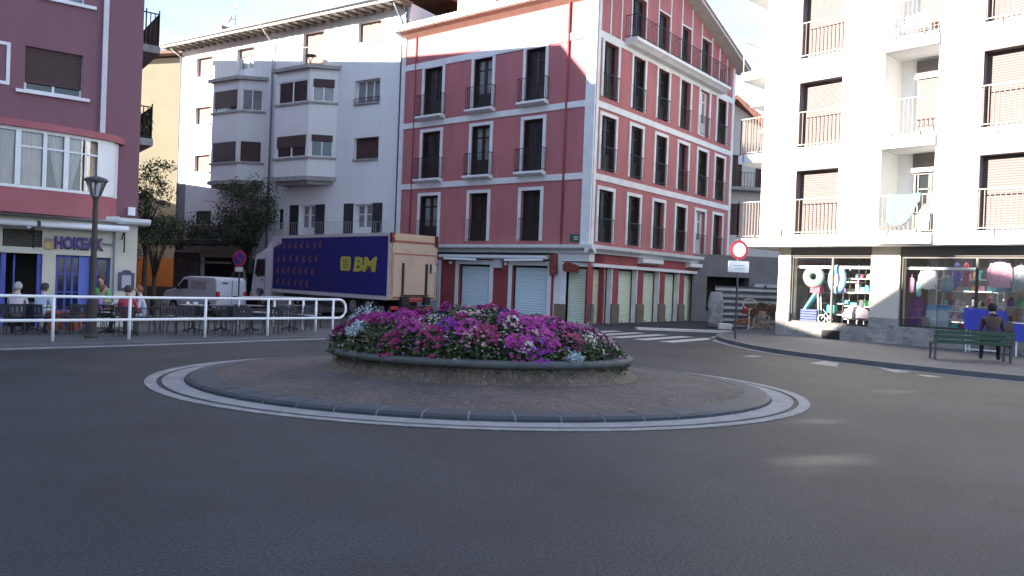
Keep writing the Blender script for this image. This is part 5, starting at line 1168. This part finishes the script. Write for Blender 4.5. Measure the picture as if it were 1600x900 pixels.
q = MB(FT); q.box((c0 + 1.9, -.08, .35), (c0 + 2.23, -.0, .6)); q.build('headlight', mat('lens', (.5, .45, .35), .2, .1), cab)
q = MB(FT); q.box((c0 + .68, -.055, .8), (c0 + .70, -.045, 2.6)); q.box((c0 + .85, -.05, 1.25), (c0 + 1.05, -.02, 1.31)); q.build('door_handle', blackm, cab)

# ================================================================== van
VZ = -.50
vn = thing('white_van', 'small white panel van parked left of the lorry, seen from its rear left', 'van', (-14.35, 38.3, VZ))
FV = Fr((-14.35, 38.3), (-.83, .558), (-.558, -.83))
vw = mat('van_white', (.66, .68, .74), .6, .04, 1, spec=.3)
vp = [(0, .35), (.0, 1.1), (.06, 1.72), (.25, 1.84), (2.3, 1.85), (2.75, 1.78), (3.45, 1.22), (4.3, 1.05), (4.5, .82), (4.56, .4), (4.15, .28), (3.98, .3), (3.85, .55), (3.6, .66), (3.35, .55), (3.22, .3), (1.15, .3), (1.03, .55), (.78, .66), (.53, .55), (.4, .3), (.1, .3)]
q = MB(FV); q.prism([(a, b + VZ) for a, b in vp], -1.72, 0, 'n'); bd = q.build('body', vw, vn, bevel=.06)
q = MB(FV); q.prism([(2.35, 1.2 + VZ), (2.35, 1.68 + VZ), (2.72, 1.66 + VZ), (3.32, 1.2 + VZ)], .0, .012, 'n'); q.build('side_window', glassd, bd)
q = MB(FV); q.prism([(2.80, 1.76 + VZ), (3.46, 1.23 + VZ), (3.48, 1.25 + VZ), (2.82, 1.79 + VZ)], -1.6, -.12, 'n'); q.build('windscreen', glassd, bd)
q = MB(FV); q.prism([(.85, 1.2 + VZ), (.85, 1.62 + VZ), (2.1, 1.64 + VZ), (2.1, 1.2 + VZ)], -.0, .008, 'n'); q.box((.84, .0, .4 + VZ), (.855, .01, 1.7 + VZ)); q.box((2.2, 0, .4 + VZ), (2.215, .01, 1.78 + VZ)); q.build('panel_line', mat('van_panel', (.44, .45, .48), .4, .05), bd)
q = MB(FV); q.tube([(1.35 + .15 * math.cos(R(20 + 14 * i)), .012, 1.38 + VZ + .13 * math.sin(R(20 + 14 * i))) for i in range(11)], .012, 4); q.build('emblem', blackm, bd)
for n_ in (-.16, -1.72): q = MB(FV); q.box((-.03, n_ + .0, .75 + VZ), (.06, n_ + .17, 1.15 + VZ)); q.build('taillight', mat('lamp_red', (0, 0, 0)), bd)
q = MB(FV); q.box((-.012, -.88, .5 + VZ), (-.002, -.86, 1.72 + VZ)); q.box((-.03, -1.1, .9 + VZ), (0, -.95, .95 + VZ)); q.box((-.015, -.6, 1.55 + VZ), (0, -.3, 1.6 + VZ)); q.build('rear_door_line', blackm, bd)
q = MB(FV); q.box((-.08, -1.7, .3 + VZ), (.03, -.02, .52 + VZ)); q.build('bumper', mat('grey_plastic', (.09, .09, .1), .6, .1), bd)
q = MB(FV); q.box((2.9, .0, 1.18 + VZ), (3.05, .18, 1.36 + VZ)); q.build('wing_mirror', blackm, bd)
for s_ in (.78, 3.6): wheel(FV, vn, s_, -.02, VZ + .32, .32, .2); wheel(FV, vn, s_, -1.5, VZ + .32, .32, .2)

# ================================================================== street furniture
def tz(x, y): return gz(x, y) + .055
# lamp post
lx, ly = -9.53, 17.9; lz = tz(lx, ly)
lp = thing('street_lamp', 'dark iron street lamp with a glass lantern in front of the café', 'street lamp', (lx, ly, lz))
q = MB(); q.lathe((lx, ly, lz), [(.14, 0), (.14, .06), (.11, .1), (.105, .85), (.085, .95), (.065, 1.0), (.055, 3.15), (.075, 3.18), (.075, 3.22)], 14); q.build('pole', mat('lamp_brown', (.045, .035, .035), .6, .15, 4), lp, smooth=False)
q = MB(); q.lathe((lx, ly, lz), [(.08, 3.22), (.11, 3.27), (.21, 3.56)], 12, caps=False); q.build('lantern_glass', glass_mat('lantern_glass', (.75, .77, .8), .12), lp)
q = MB(); q.lathe((lx, ly, lz), [(.05, 3.2), (.045, 3.3), (.06, 3.4), (.03, 3.5)], 10); q.build('bulb', trimw, lp)
q = MB(); q.lathe((lx, ly, lz), [(.245, 3.56), (.25, 3.60), (.2, 3.64), (.05, 3.68)], 16)
for i in range(4): a = i * math.pi / 2 + .4; q.tube([(lx + .1 * math.cos(a), ly + .1 * math.sin(a), lz + 3.24), (lx + .21 * math.cos(a), ly + .21 * math.sin(a), lz + 3.57)], .012, 4)
q.build('cap', mat('cap_grey', (.06, .06, .065), .5, .1), lp)
# no entry sign
sx, sy = 7.17, 25.1
sgn = thing('no_entry_sign', 'round white sign with a red ring and a small plate below on a dark post', 'road sign', (sx, sy, .12))
Fs = Fr((sx, sy), (1, .22), (0, -1))
q = MB(); q.tube([(sx, sy, .1), (sx, sy, 3.25)], .035, 8); q.build('post', mat('post_dark', (.04, .045, .05), .5, .2, 3), sgn)
q = MB(Fs); q.disc((0, 2.95), .31, .035, .055, 36); dsc = q.build('disc', mat('sign_red', (.42, .03, .05), .4, .05), sgn)
q = MB(Fs); q.disc((0, 2.95), .225, .055, .06, 32); q.build('white_centre', mat('sign_white', (.62, .62, .63), .4, .03), dsc)
q = MB(Fs); q.prism(rr(-.36, .36, 2.24, 2.60, .03), .035, .05, 'n'); pl_ = q.build('plate', mat('plate_blue_white', (.44, .50, .56), .35, .06, 4), sgn)
q = MB(Fs); q.box((-.2, .05, 2.44), (.18, .053, 2.47)); q.box((-.14, .05, 2.34), (.22, .053, 2.37)); q.build('plate_text', mat('plate_text', (.24, .28, .38), .5, .1), pl_)
# second sign disc facing another way behind it
# blue no parking sign
bx0, by0 = -10.75, 31.0; bz0 = tz(bx0, by0)
npk = thing('no_parking_sign', 'round blue and red no parking sign with a white plate in front of the van', 'road sign', (bx0, by0, bz0)); Fn = Fr((bx0, by0), (1, -.3), (0, -1))
q = MB(); q.tube([(bx0, by0, bz0), (bx0, by0, 2.5)], .03, 8); q.build('post', mat('post_dark', (0, 0, 0)), npk)
q = MB(Fn); q.disc((0, 2.17), .31, .03, .05, 32); d_ = q.build('disc', mat('sign_red', (0, 0, 0)), npk)
q = MB(Fn); q.disc((0, 2.17), .245, .05, .055, 32); q.build('blue_centre', mat('sign_blue', (.03, .04, .22), .4, .05), d_)
q = MB(Fn); q.prism([(-.2, 2.34), (-.16, 2.38), (.2, 2.0), (.16, 1.96)], .055, .06, 'n'); q.build('red_bar', mat('sign_red', (0, 0, 0)), d_)
q = MB(Fn); q.box((-.17, .03, 1.66), (.17, .05, 1.84)); q.build('plate', mat('sign_white', (0, 0, 0)), npk)
# railing
def railing_run(P, label, top, name='pedestrian_railing', loop=True, posts=None):
    t = thing(name, label, 'railing', (P[-1][0], P[-1][1], tz(*P[-1])))
    Q = arc(P, 8); Z = lambda p, h: (p[0], p[1], tz(*p) + h)
    q = MB(); up_ = [Z(p, top) for p in Q]; lo = [Z(p, top * .47) for p in Q]
    if loop:
        e = Q[-1]; f_ = Q[-2]; d = Vector((e[0] - f_[0], e[1] - f_[1], 0)).normalized(); r = top * .265; c = Vector((e[0], e[1], tz(*e) + top * .735)) + d * .18
        up_.append(tuple(Vector(up_[-1]) + d * .18)); 
        lp_ = [tuple(c + d * r * .8 * math.sin(a) + Vector((0, 0, r * math.cos(a)))) for a in [math.pi * i / 8 for i in range(1, 8)]]
        q.tube(up_ + lp_ + [tuple(Vector(lo[-1]) + d * .18)] + lo[::-1], .034, 8)
    else: q.tube(up_, .03, 8); q.tube(lo, .03, 8)
    q.build('rail', railw, t, smooth=True)
    for p in (posts or P):
        q = MB(); q.tube([Z(p, -.02), Z(p, top)], .034, 8); q.build('post', railw, t, smooth=True)
RP = [(-13.6, 12.4), (-12.2, 13.9), (-10.9, 15.2), (-9.62, 16.55), (-8.62, 17.8), (-7.45, 19.2), (-6.25, 20.25), (-4.85, 21.45)]
railing_run(RP, 'white tubular pedestrian railing with a rounded end along the café terrace kerb', .95)
railing_run([(-5.55, 22.4), (-6.1, 23.1), (-6.7, 23.8), (-7.4, 24.6), (-9.2, 26.6)], 'second white railing turning away behind the rounded end of the first', .93, loop=False)
# bench
bnx = thing('park_bench', 'green slatted bench with dark metal legs facing the shop', 'bench', (11.45, 19.45, .12))
FBn = Fr((10.62, 19.75), (1.72, -.42), (-.24, -1))     # s along the back, n towards the camera
BLn = 1.80; bg_ = mat('bench_green', (.018, .06, .035), .45, .15, 6)
for i, (n_, z) in enumerate(((.06, .82), (.03, .70), (.01, .58))):
    q = MB(FBn); q.box((0, n_ - .02, z - .045), (BLn, n_ + .02, z + .055)); q.build('back_slat', bg_, bnx, bevel=.006)
for i in range(4): q = MB(FBn); q.box((0, -.12 - i * .12, .54), (BLn, -.03 - i * .12, .57)); q.build('seat_slat', bg_, bnx, bevel=.005)
for s_ in (.03, BLn - .08):
    q = MB(FBn); q.box((s_, -.05, .12), (s_ + .05, .0, .56)); q.prism([(.0, .5), (.05, .88), (.08, .88), (.04, .5)], s_, s_ + .05, 's'); q.build('leg', mat('bench_metal', (.07, .065, .07), .5, .2), bnx)
    q = MB(FBn); q.box((s_, -.5, .12), (s_ + .05, -.45, .56)); q.box((s_ + .002, -.45, .5), (s_ + .048, -.05, .535)); q.build('leg', mat('bench_metal', (0, 0, 0)), bnx)
# ---------------------------------------------------------------- people
skin = mat('skin', (.50, .30, .22), .6, .08, 6); 
def person(label, loc, face, shirt, trousers, hairc, pose, group=None, scale=.92, hairlen=0):
    """pose: lean, elbow (x,y,z), hand (x,y,z), head turn (dx,dy)"""
    ln = pose.get('lean', .1); sh = pose.get('seat', .46); hd = pose.get('head', (0, .04)); hl, hr = pose['hands']; el, er = pose['elbows']
    V = []; Rr = []; E_ = []; LB = []
    def v(p, r): V.append(p); Rr.append(r if isinstance(r, tuple) else (r, r)); return len(V) - 1
    def e(a, b, l): E_.append((a, b)); LB.append(l)
    pel = v((0, 0, sh + .10), (.155, .13)); wai = v((0, ln * .3, sh + .30), (.14, .115)); che = v((0, ln * .8, sh + .50), (.165, .125)); nb_ = v((0, ln + .0, sh + .62), (.085, .07)); nk = v((0, ln + .02, sh + .67), .060)
    h0 = v((hd[0] * .5, ln + .03 + hd[1] * .5, sh + .745), .068); h1 = v((hd[0], ln + .03 + hd[1], sh + .83), (.088, .098)); h2 = v((hd[0], ln + .01 + hd[1], sh + .90), .07)
    e(pel, wai, 1); e(wai, che, 1); e(che, nb_, 1); e(nb_, nk, 0); e(nk, h0, 0); e(h0, h1, 0); e(h1, h2, 0)
    ns = v((hd[0] * 1.1, ln + .03 + hd[1] + .105, sh + .815), .013); e(h1, ns, 0)
    for sd, elb, hnd in ((-1, el, hl), (1, er, hr)):
        s_ = v((sd * .175, ln * .95, sh + .56), (.068, .06)); eb_ = v(elb, .046); wr = v(tuple(elb[i] + (hnd[i] - elb[i]) * .86 for i in range(3)), .027); pm = v(hnd, (.034, .022))
        e(che, s_, 1); e(s_, eb_, 1); e(eb_, wr, 0 if pose.get('short', 1) else 1); e(wr, pm, 0)
        d = (Vector(hnd) - Vector(elb)).normalized(); sdv = d.cross(Vector((0, 0, 1))).normalized()
        for k, (off, ln_) in enumerate(((-.028, .062), (-.010, .072), (.010, .068), (.027, .055))):
            a = v(tuple(Vector(hnd) + d * .045 + sdv * off), .0095); b = v(tuple(Vector(hnd) + d * (.045 + ln_ * .6) + sdv * off * 1.15 + Vector((0, 0, -.008))), .0085); c = v(tuple(Vector(hnd) + d * (.045 + ln_) + sdv * off * 1.15 + Vector((0, 0, -.028))), .007)
            e(pm, a, 0); e(a, b, 0); e(b, c, 0)
        a = v(tuple(Vector(hnd) + d * .0 + sdv * .042 * -sd), .011); b = v(tuple(Vector(hnd) + d * .035 + sdv * .058 * -sd + Vector((0, 0, -.012))), .009); e(pm, a, 0); e(a, b, 0)
        spread = pose.get('spread', .12)
        hp_ = v((sd * .09, .03, sh + .07), (.095, .085)); kn = v((sd * spread, .44, sh + .06), (.068, .065)); an = v((sd * (spread + .01), pose.get('foot', .46), .09), .042); to = v((sd * (spread + .02), pose.get('foot', .46) + .15, .04), (.042, .03)); hl_ = v((sd * (spread + .01), pose.get('foot', .46) - .04, .045), .036)
        e(pel, hp_, 2); e(hp_, kn, 2); e(kn, an, 2); e(an, to, 3); e(an, hl_, 3)
    me = bpy.data.meshes.new('person'); me.from_pydata(V, E_, []); ob = bpy.data.objects.new('person', me); C.objects.link(ob)
    md = ob.modifiers.new('skin', 'SKIN'); 
    sv = me.skin_vertices[0].data
    for i, r in enumerate(Rr): sv[i].radius = r
    sv[0].use_root = True
    md.use_smooth_shade = True; ss_ = ob.modifiers.new('sub', 'SUBSURF'); ss_.levels = 1; ss_.render_levels = 1
    dg = bpy.context.evaluated_depsgraph_get(); dg.update(); m2 = bpy.data.meshes.new_from_object(ob.evaluated_get(dg)); bpy.data.objects.remove(ob)
    m2.materials.clear()
    for m_ in (skin, shirt, trousers, mat('shoe_dark', (.03, .025, .025), .6, .2)): m2.materials.append(m_)
    VV = [Vector(p) for p in V]
    for p in m2.polygons:
        c = p.center; best = 9; bl_ = 0
        for (a, b), l in zip(E_, LB):
            A, B = VV[a], VV[b]; ab = B - A; t = max(0, min(1, (c - A).dot(ab) / max(1e-9, ab.length_squared))); dd = (A + ab * t - c).length - (Rr[a][0] * (1 - t) + Rr[b][0] * t)
            if dd < best: best = dd; bl_ = l
        p.material_index = bl_; p.use_smooth = True
    body = bpy.data.objects.new('body', m2)
    root = thing('person', label, 'person', loc, group); C.objects.link(body); body.parent = root
    hcx, hcy, hcz = hd[0], ln + .03 + hd[1], sh + .845
    bmh = bmesh.new(); bmesh.ops.create_uvsphere(bmh, u_segments=20, v_segments=14, radius=1)
    random.seed(int(loc[0] * 100))
    for w in bmh.verts: 
        x, y, z = w.co; f_ = 1 + .05 * noise.noise(Vector((x * 4, y * 4, z * 4 + loc[0])))
        g_ = 1 + .32 * max(0, -z); w.co = Vector((hcx + x * .101 * f_ * g_, hcy - .018 + y * .112 * f_ * (g_ if y < 0 else 1), hcz + .014 + z * (.100 if z > 0 else .150) * f_))
    dele = [w for w in bmh.verts if (w.co.y > hcy + .035 and w.co.z < hcz + .055) or w.co.z < hcz - .105 - hairlen or (w.co.y > hcy - .02 and w.co.z < hcz - .03)]
    bmesh.ops.delete(bmh, geom=dele, context='VERTS'); hm = bpy.data.meshes.new('hair'); bmh.to_mesh(hm); bmh.free(); hm.materials.append(hairc)
    for p in hm.polygons: p.use_smooth = True
    ho = bpy.data.objects.new('hair', hm); C.objects.link(ho); ho.parent = root; sm_ = ho.modifiers.new('thick', 'SOLIDIFY'); sm_.thickness = .012
    for sd in (-1, 1):   # ears and eyes
        q = MB(); q.lathe((hcx + sd * .089, hcy - .005, hcz - .035), [(.004, -.02), (.014, -.01), (.016, .012), (.006, .026)], 8); ORG[root.name] = Vector((0, 0, 0)); q.build('ear', skin, root, smooth=True)
        q = MB(); q.lathe((hcx + sd * .034, hcy + .083, hcz - .012), [(.002, -.009), (.011, 0), (.002, .009)], 8); q.build('eye', mat('eye_dark', (.03, .02, .02), .2, .1), root, smooth=True)
    q = MB(); q.box((hcx - .024, hcy + .082, hcz - .068), (hcx + .024, hcy + .093, hcz - .060)); q.build('mouth', mat('lips', (.35, .12, .10), .6, .1), root, bevel=.003)
    ORG[root.name] = Vector(loc)
    root.rotation_euler = (0, 0, face); root.scale = (scale,) * 3
    return root
P_ = lambda c, n: mat('cloth_' + n, c, .9, .12, 6, bump=.2, bscale=30)
H_ = lambda c, n: mat('hair_' + n, c, .8, .3, 30, bump=.5, bscale=60)
table_pose = dict(lean=.12, hands=((-.12, .42, .74), (.14, .40, .74)), elbows=((-.24, .18, .70), (.25, .16, .70)), foot=.36)
relax = dict(lean=.02, hands=((-.14, .32, .64), (.15, .34, .64)), elbows=((-.25, .05, .70), (.26, .07, .70)))
chin = dict(lean=.14, hands=((-.10, .22, 1.12), (.16, .40, .74)), elbows=((-.22, .34, .76), (.25, .16, .70)), foot=.36)
def seat_at(px, y): return (px - 800) / F * y
ppl = [
 (27, 18.4, R(25), P_((.50, .44, .48), 'palepink'), P_((.03, .03, .035), 'blacktrouser'), H_((.42, .41, .40), 'grey'), chin, 'grey haired person in a pale pinkish shirt, leftmost at the café, back to the road'),
 (64, 18.7, R(-5), P_((.42, .48, .62), 'paleblue'), P_((.03, .03, .035), 'blacktrouser'), H_((.05, .04, .035), 'dark'), table_pose, 'dark haired person in a light blue shirt at the café, back to the road'),
 (161, 22.2, R(170), P_((.03, .30, .15), 'green'), P_((.05, .05, .06), 'darktrouser'), H_((.12, .06, .045), 'brown'), relax, 'person in a bright green shirt against the café front, behind the lamp post'),
 (152, 20.0, R(-70), P_((.34, .20, .42), 'lilac'), P_((.02, .02, .025), 'blacktrouser2'), H_((.20, .09, .06), 'auburn'), table_pose, 'person in a lilac top seated sideways just right of the lamp post'),
 (200, 18.9, R(15), P_((.33, .03, .06), 'red'), P_((.06, .06, .07), 'greytrouser'), H_((.06, .045, .035), 'darkbrown'), relax, 'dark haired person in a red shirt, back to the road, right of the lamp post'),
 (228, 20.2, R(110), P_((.55, .57, .66), 'whiteblue'), P_((.5, .5, .52), 'palecalf'), H_((.28, .09, .06), 'red'), table_pose, 'red haired person in a white shirt at the right end of the café group')]
for (px, y, fa, sh_, tr, hr_, ps, lab) in ppl:
    x = seat_at(px, y); person(lab, (x, y, tz(x, y) + (.12 if 'green' in lab else -.02)), fa, sh_, tr, hr_, ps, scale=.98 if 'green' in lab else .88)
bp_ = FBn.p(1.42, -.28, 0)
person('dark haired person in a brown top sitting at the right end of the green bench', (bp_.x, bp_.y, .12), R(182) + math.atan2(-.42, 1.72) + math.pi - R(12), P_((.055, .032, .032), 'brown'), P_((.015, .015, .02), 'black'), H_((.012, .010, .010), 'black'),
       dict(lean=.22, seat=.45, hands=((-.06, .40, .50), (.20, .36, .48)), elbows=((-.24, .20, .66), (.27, .18, .62)), head=(0, .05), foot=.34, spread=.17, short=0), scale=1.06, hairlen=.04)
q = MB(FBn)
# ---------------------------------------------------------------- café chairs and tables
chm = mat('chair_dark', (.022, .024, .036), .5, .15, 5); chl = mat('chair_leg', (.02, .02, .022), .5, .1)
def make_chair():
    t = thing('terrace_chair', 'x', 'chair', (0, 0, 0), 'dark café terrace chairs')
    q = MB(); q.box((-.22, -.22, .43), (.22, .22, .46)); q.build('seat', chm, t, bevel=.01)
    q = MB()
    for i in range(5): x = -.18 + i * .09; q.box((x - .032, -.235 - .0, .54), (x + .032, -.222, .70))
    q.box((-.22, -.245, .68), (.22, -.215, .74)); q.box((-.22, -.245, .50), (.22, -.215, .54)); q.build('backrest', chm, t)
    for a in (-1, 1):
        q = MB(); q.tube([(a * .20, .20, .44), (a * .215, .24, 0)], .013, 6); q.build('leg', chl, t)
        q = MB(); q.tube([(a * .21, -.23, .74), (a * .205, -.21, .44), (a * .22, -.27, 0)], .013, 6); q.build('leg', chl, t)
    q = MB(); q.tube([(-.21, -.23, .66), (-.24, .0, .67), (-.24, .19, .65), (-.2, .2, .45)], .012, 6); q.tube([(.21, -.23, .66), (.24, .0, .67), (.24, .19, .65), (.2, .2, .45)], .012, 6); q.build('armrest', chl, t)
    return t
def make_table():
    t = thing('terrace_table', 'x', 'table', (0, 0, 0), 'café terrace tables')
    q = MB(); q.lathe((0, 0, .70), [(.34, 0), (.35, .01), (.34, .03)], 24); q.build('table_top', mat('table_dark', (.07, .07, .085), .35, .1), t)
    q = MB(); q.tube([(0, 0, .06), (0, 0, .70)], .025, 8)
    for i in range(4): a = i * math.pi / 2 + .785; q.tube([(0, 0, .1), (.28 * math.cos(a), .28 * math.sin(a), .01)], .02, 6)
    q.build('pedestal', chl, t)
    return t
ch0, tb0 = make_chair(), make_table(); used = [0, 0]
def place(proto, idx, px, y, rot, label, dz_=0):
    o = proto if not used[idx] else copy_tree(proto); used[idx] = 1
    x = seat_at(px, y); o.location = (x, y, tz(x, y) + dz_); o.rotation_euler = (0, 0, rot); o['label'] = label; return o
CH = [(27, 18.4, 25, 'under the grey haired person at the far left'), (64, 18.7, -5, 'under the person in light blue'), (161, 22.2, 170, 'under the person in green'), (152, 20.0, -70, 'under the person in lilac'), (200, 18.9, 15, 'under the person in red'), (228, 20.2, 110, 'under the red haired person'),
      (4, 18.3, 10, 'empty, at the very left edge of the picture'), (105, 19.6, 140, 'empty, left of the lamp post'), (124, 19.0, 200, 'empty, close to the left of the lamp post'), (255, 20.6, 60, 'empty, right of the red haired person'), (272, 21.2, -40, 'empty, before the front wheel of the van'),
      (292, 19.9, 20, 'in the crowded row, just left of the third railing post'), (318, 20.6, -30, 'in the crowded row, just right of the third railing post'), (338, 20.0, 95, 'in the crowded row, its side to the road, below the no parking sign'), (358, 20.9, 170, 'in the crowded row, facing the road, below the no parking sign'),
      (382, 20.3, 10, 'in the crowded row, under the lorry cab'), (404, 21.0, -80, 'in the crowded row, left of the fourth railing post'), (428, 20.9, 185, 'right of the fourth railing post, facing the road'), (446, 21.6, 30, 'between the fourth post and the thin railing'), (470, 22.9, 80, 'behind the thin posts of the second railing'), (492, 24.4, 10, 'furthest right, behind the second railing')]
for px, y, r_, l_ in CH: place(ch0, 0, px, y, R(r_), 'dark café chair ' + l_.replace('in the crowded row, ', ''), -.02)
TB = [(48, 19.7, 'between the two left hand guests'), (176, 20.1, 'between the guests in lilac and red'), (303, 21.6, 'with white things on it, left in the crowded row'), (348, 21.9, 'in the middle of the crowded row'), (395, 22.2, 'in the crowded row under the lorry cab'), (455, 23.2, 'behind the thin railing posts')]
for px, y, l_ in TB: place(tb0, 1, px, y, 0, 'round dark café table ' + l_, 0)
# things on the table
x = seat_at(303, 21.6); zt_ = tz(x, 21.6) + .735
for i, (dx_, dy_) in enumerate(((-.15, 0), (0, .1), (.12, -.08))):
    q = MB(); q.lathe((x + dx_, 21.6 + dy_, zt_), [(.06, 0), (.065, .01), (.035, .015), (.042, .07), (.038, .07), (.03, .02)], 12); one(q, 'cup', trimw, 'white cup on saucer, %s of three on the café table' % ['leftmost', 'middle', 'rightmost'][i], 'cup', 'cups on the café table')
x = seat_at(180, 20.1)
q = MB(); q.tube([(x, 20.0, tz(x, 20.1) + .735), (x + .1, 20.0, tz(x, 20.1) + .80), (x + .2, 20.0, tz(x, 20.1) + .74)], .03, 6); one(q, 'napkin', trimw, 'crumpled white napkin on the table between lilac and red guests', 'napkin')
# terracotta planter boxes between chairs
for (px, y, l_) in ((88, 21.0, 'left of the lamp post, behind the chair'), (118, 21.2, 'directly left of the lamp post')):
    x = seat_at(px, y); t = thing('terracotta_planter', 'terracotta planter on the terrace ' + l_, 'planter', (x, y, tz(x, y)), 'terracotta planters on the terrace'); zz = tz(x, y)
    q = MB(); q.lathe((x, y, zz), [(.17, 0), (.25, .42), (.27, .44), (.27, .50), (.23, .5), (.22, .44)], 18); q.build('pot', mat('terracotta', (.30, .10, .07), .8, .15), t)
# ---------------------------------------------------------------- trees
def tree(x, y, z, h, cr_, cz, label, name, m, m2, nclump=46, per=150, lsz=.16, sq=1.2, seed=1, group=None, tx=0):
    random.seed(seed); t = thing(name, label, 'tree', (x, y, z), group)
    q = MB(); top = Vector((x + .1, y, z + h * .8)); q.tube([(x + tx, y, z - .1), (x + tx * .8, y, z + h * .3), (x + tx * .3, y + .05, z + h * .55), tuple(top)], .13, 8, .04)
    tips = []
    for i in range(nclump):
        a = random.random() * 6.283; u = random.uniform(-1, 1); r = random.random() ** .4; rr_ = cr_ * r * math.sqrt(1 - u * u * .8) * random.uniform(.75, 1.15)
        tips.append(Vector((x + rr_ * math.cos(a), y + rr_ * math.sin(a), cz + u * cr_ * sq * r)))
    for tp in tips[::2]:
        s_ = Vector((x, y, z + h * random.uniform(.35, .7))); mid = (s_ + tp) / 2 + Vector((0, 0, .1)); q.tube([tuple(s_), tuple(mid), tuple(tp)], .035, 5, .008)
    q.build('trunk', bark, t, smooth=True)
    q = MB(); q2 = MB()
    for i, tp in enumerate(tips):
        rad = random.uniform(.3, .55) * cr_ / 1.6
        for k in range(per):
            p = tp + Vector((random.gauss(0, 1), random.gauss(0, 1), random.gauss(0, .8))) * rad * .55
            leafq(q2 if (i % 4 == 0 or random.random() < .15) else q, p, lsz * random.uniform(.6, 1.2), lsz * .22)
    q.build('crown', m, t, recalc=False); q2.build('crown_pale_leaves', m2, t, recalc=False)  # paler leaves are mixed into the crown at random
dk = mat('dark_leaf', (.028, .045, .022), .6, .4, 3); dk2 = mat('dark_leaf_light', (.06, .085, .03), .6, .3, 3)
tree(-15.2, 45.0, -.55, 5.0, 1.85, 4.95, 'dense dark green tree above the lorry cab, before the cream building', 'street_tree', dk, dk2, 66, 160, .15, 1.0, 3, 'street trees on the square', tx=-1.3)
tree(-14.95, 32.0, -.25, 5.2, 1.2, 4.2, 'thin leafy tree right of the café corner, against the yellow building', 'street_tree', dk, dk2, 34, 100, .13, 1.9, 5, 'street trees on the square')
tree(-15.7, 34.5, -.3, 3.4, .95, 3.3, 'low shrubby tree between the café corner and the van', 'small_tree', dk, dk2, 30, 130, .13, .9, 8)
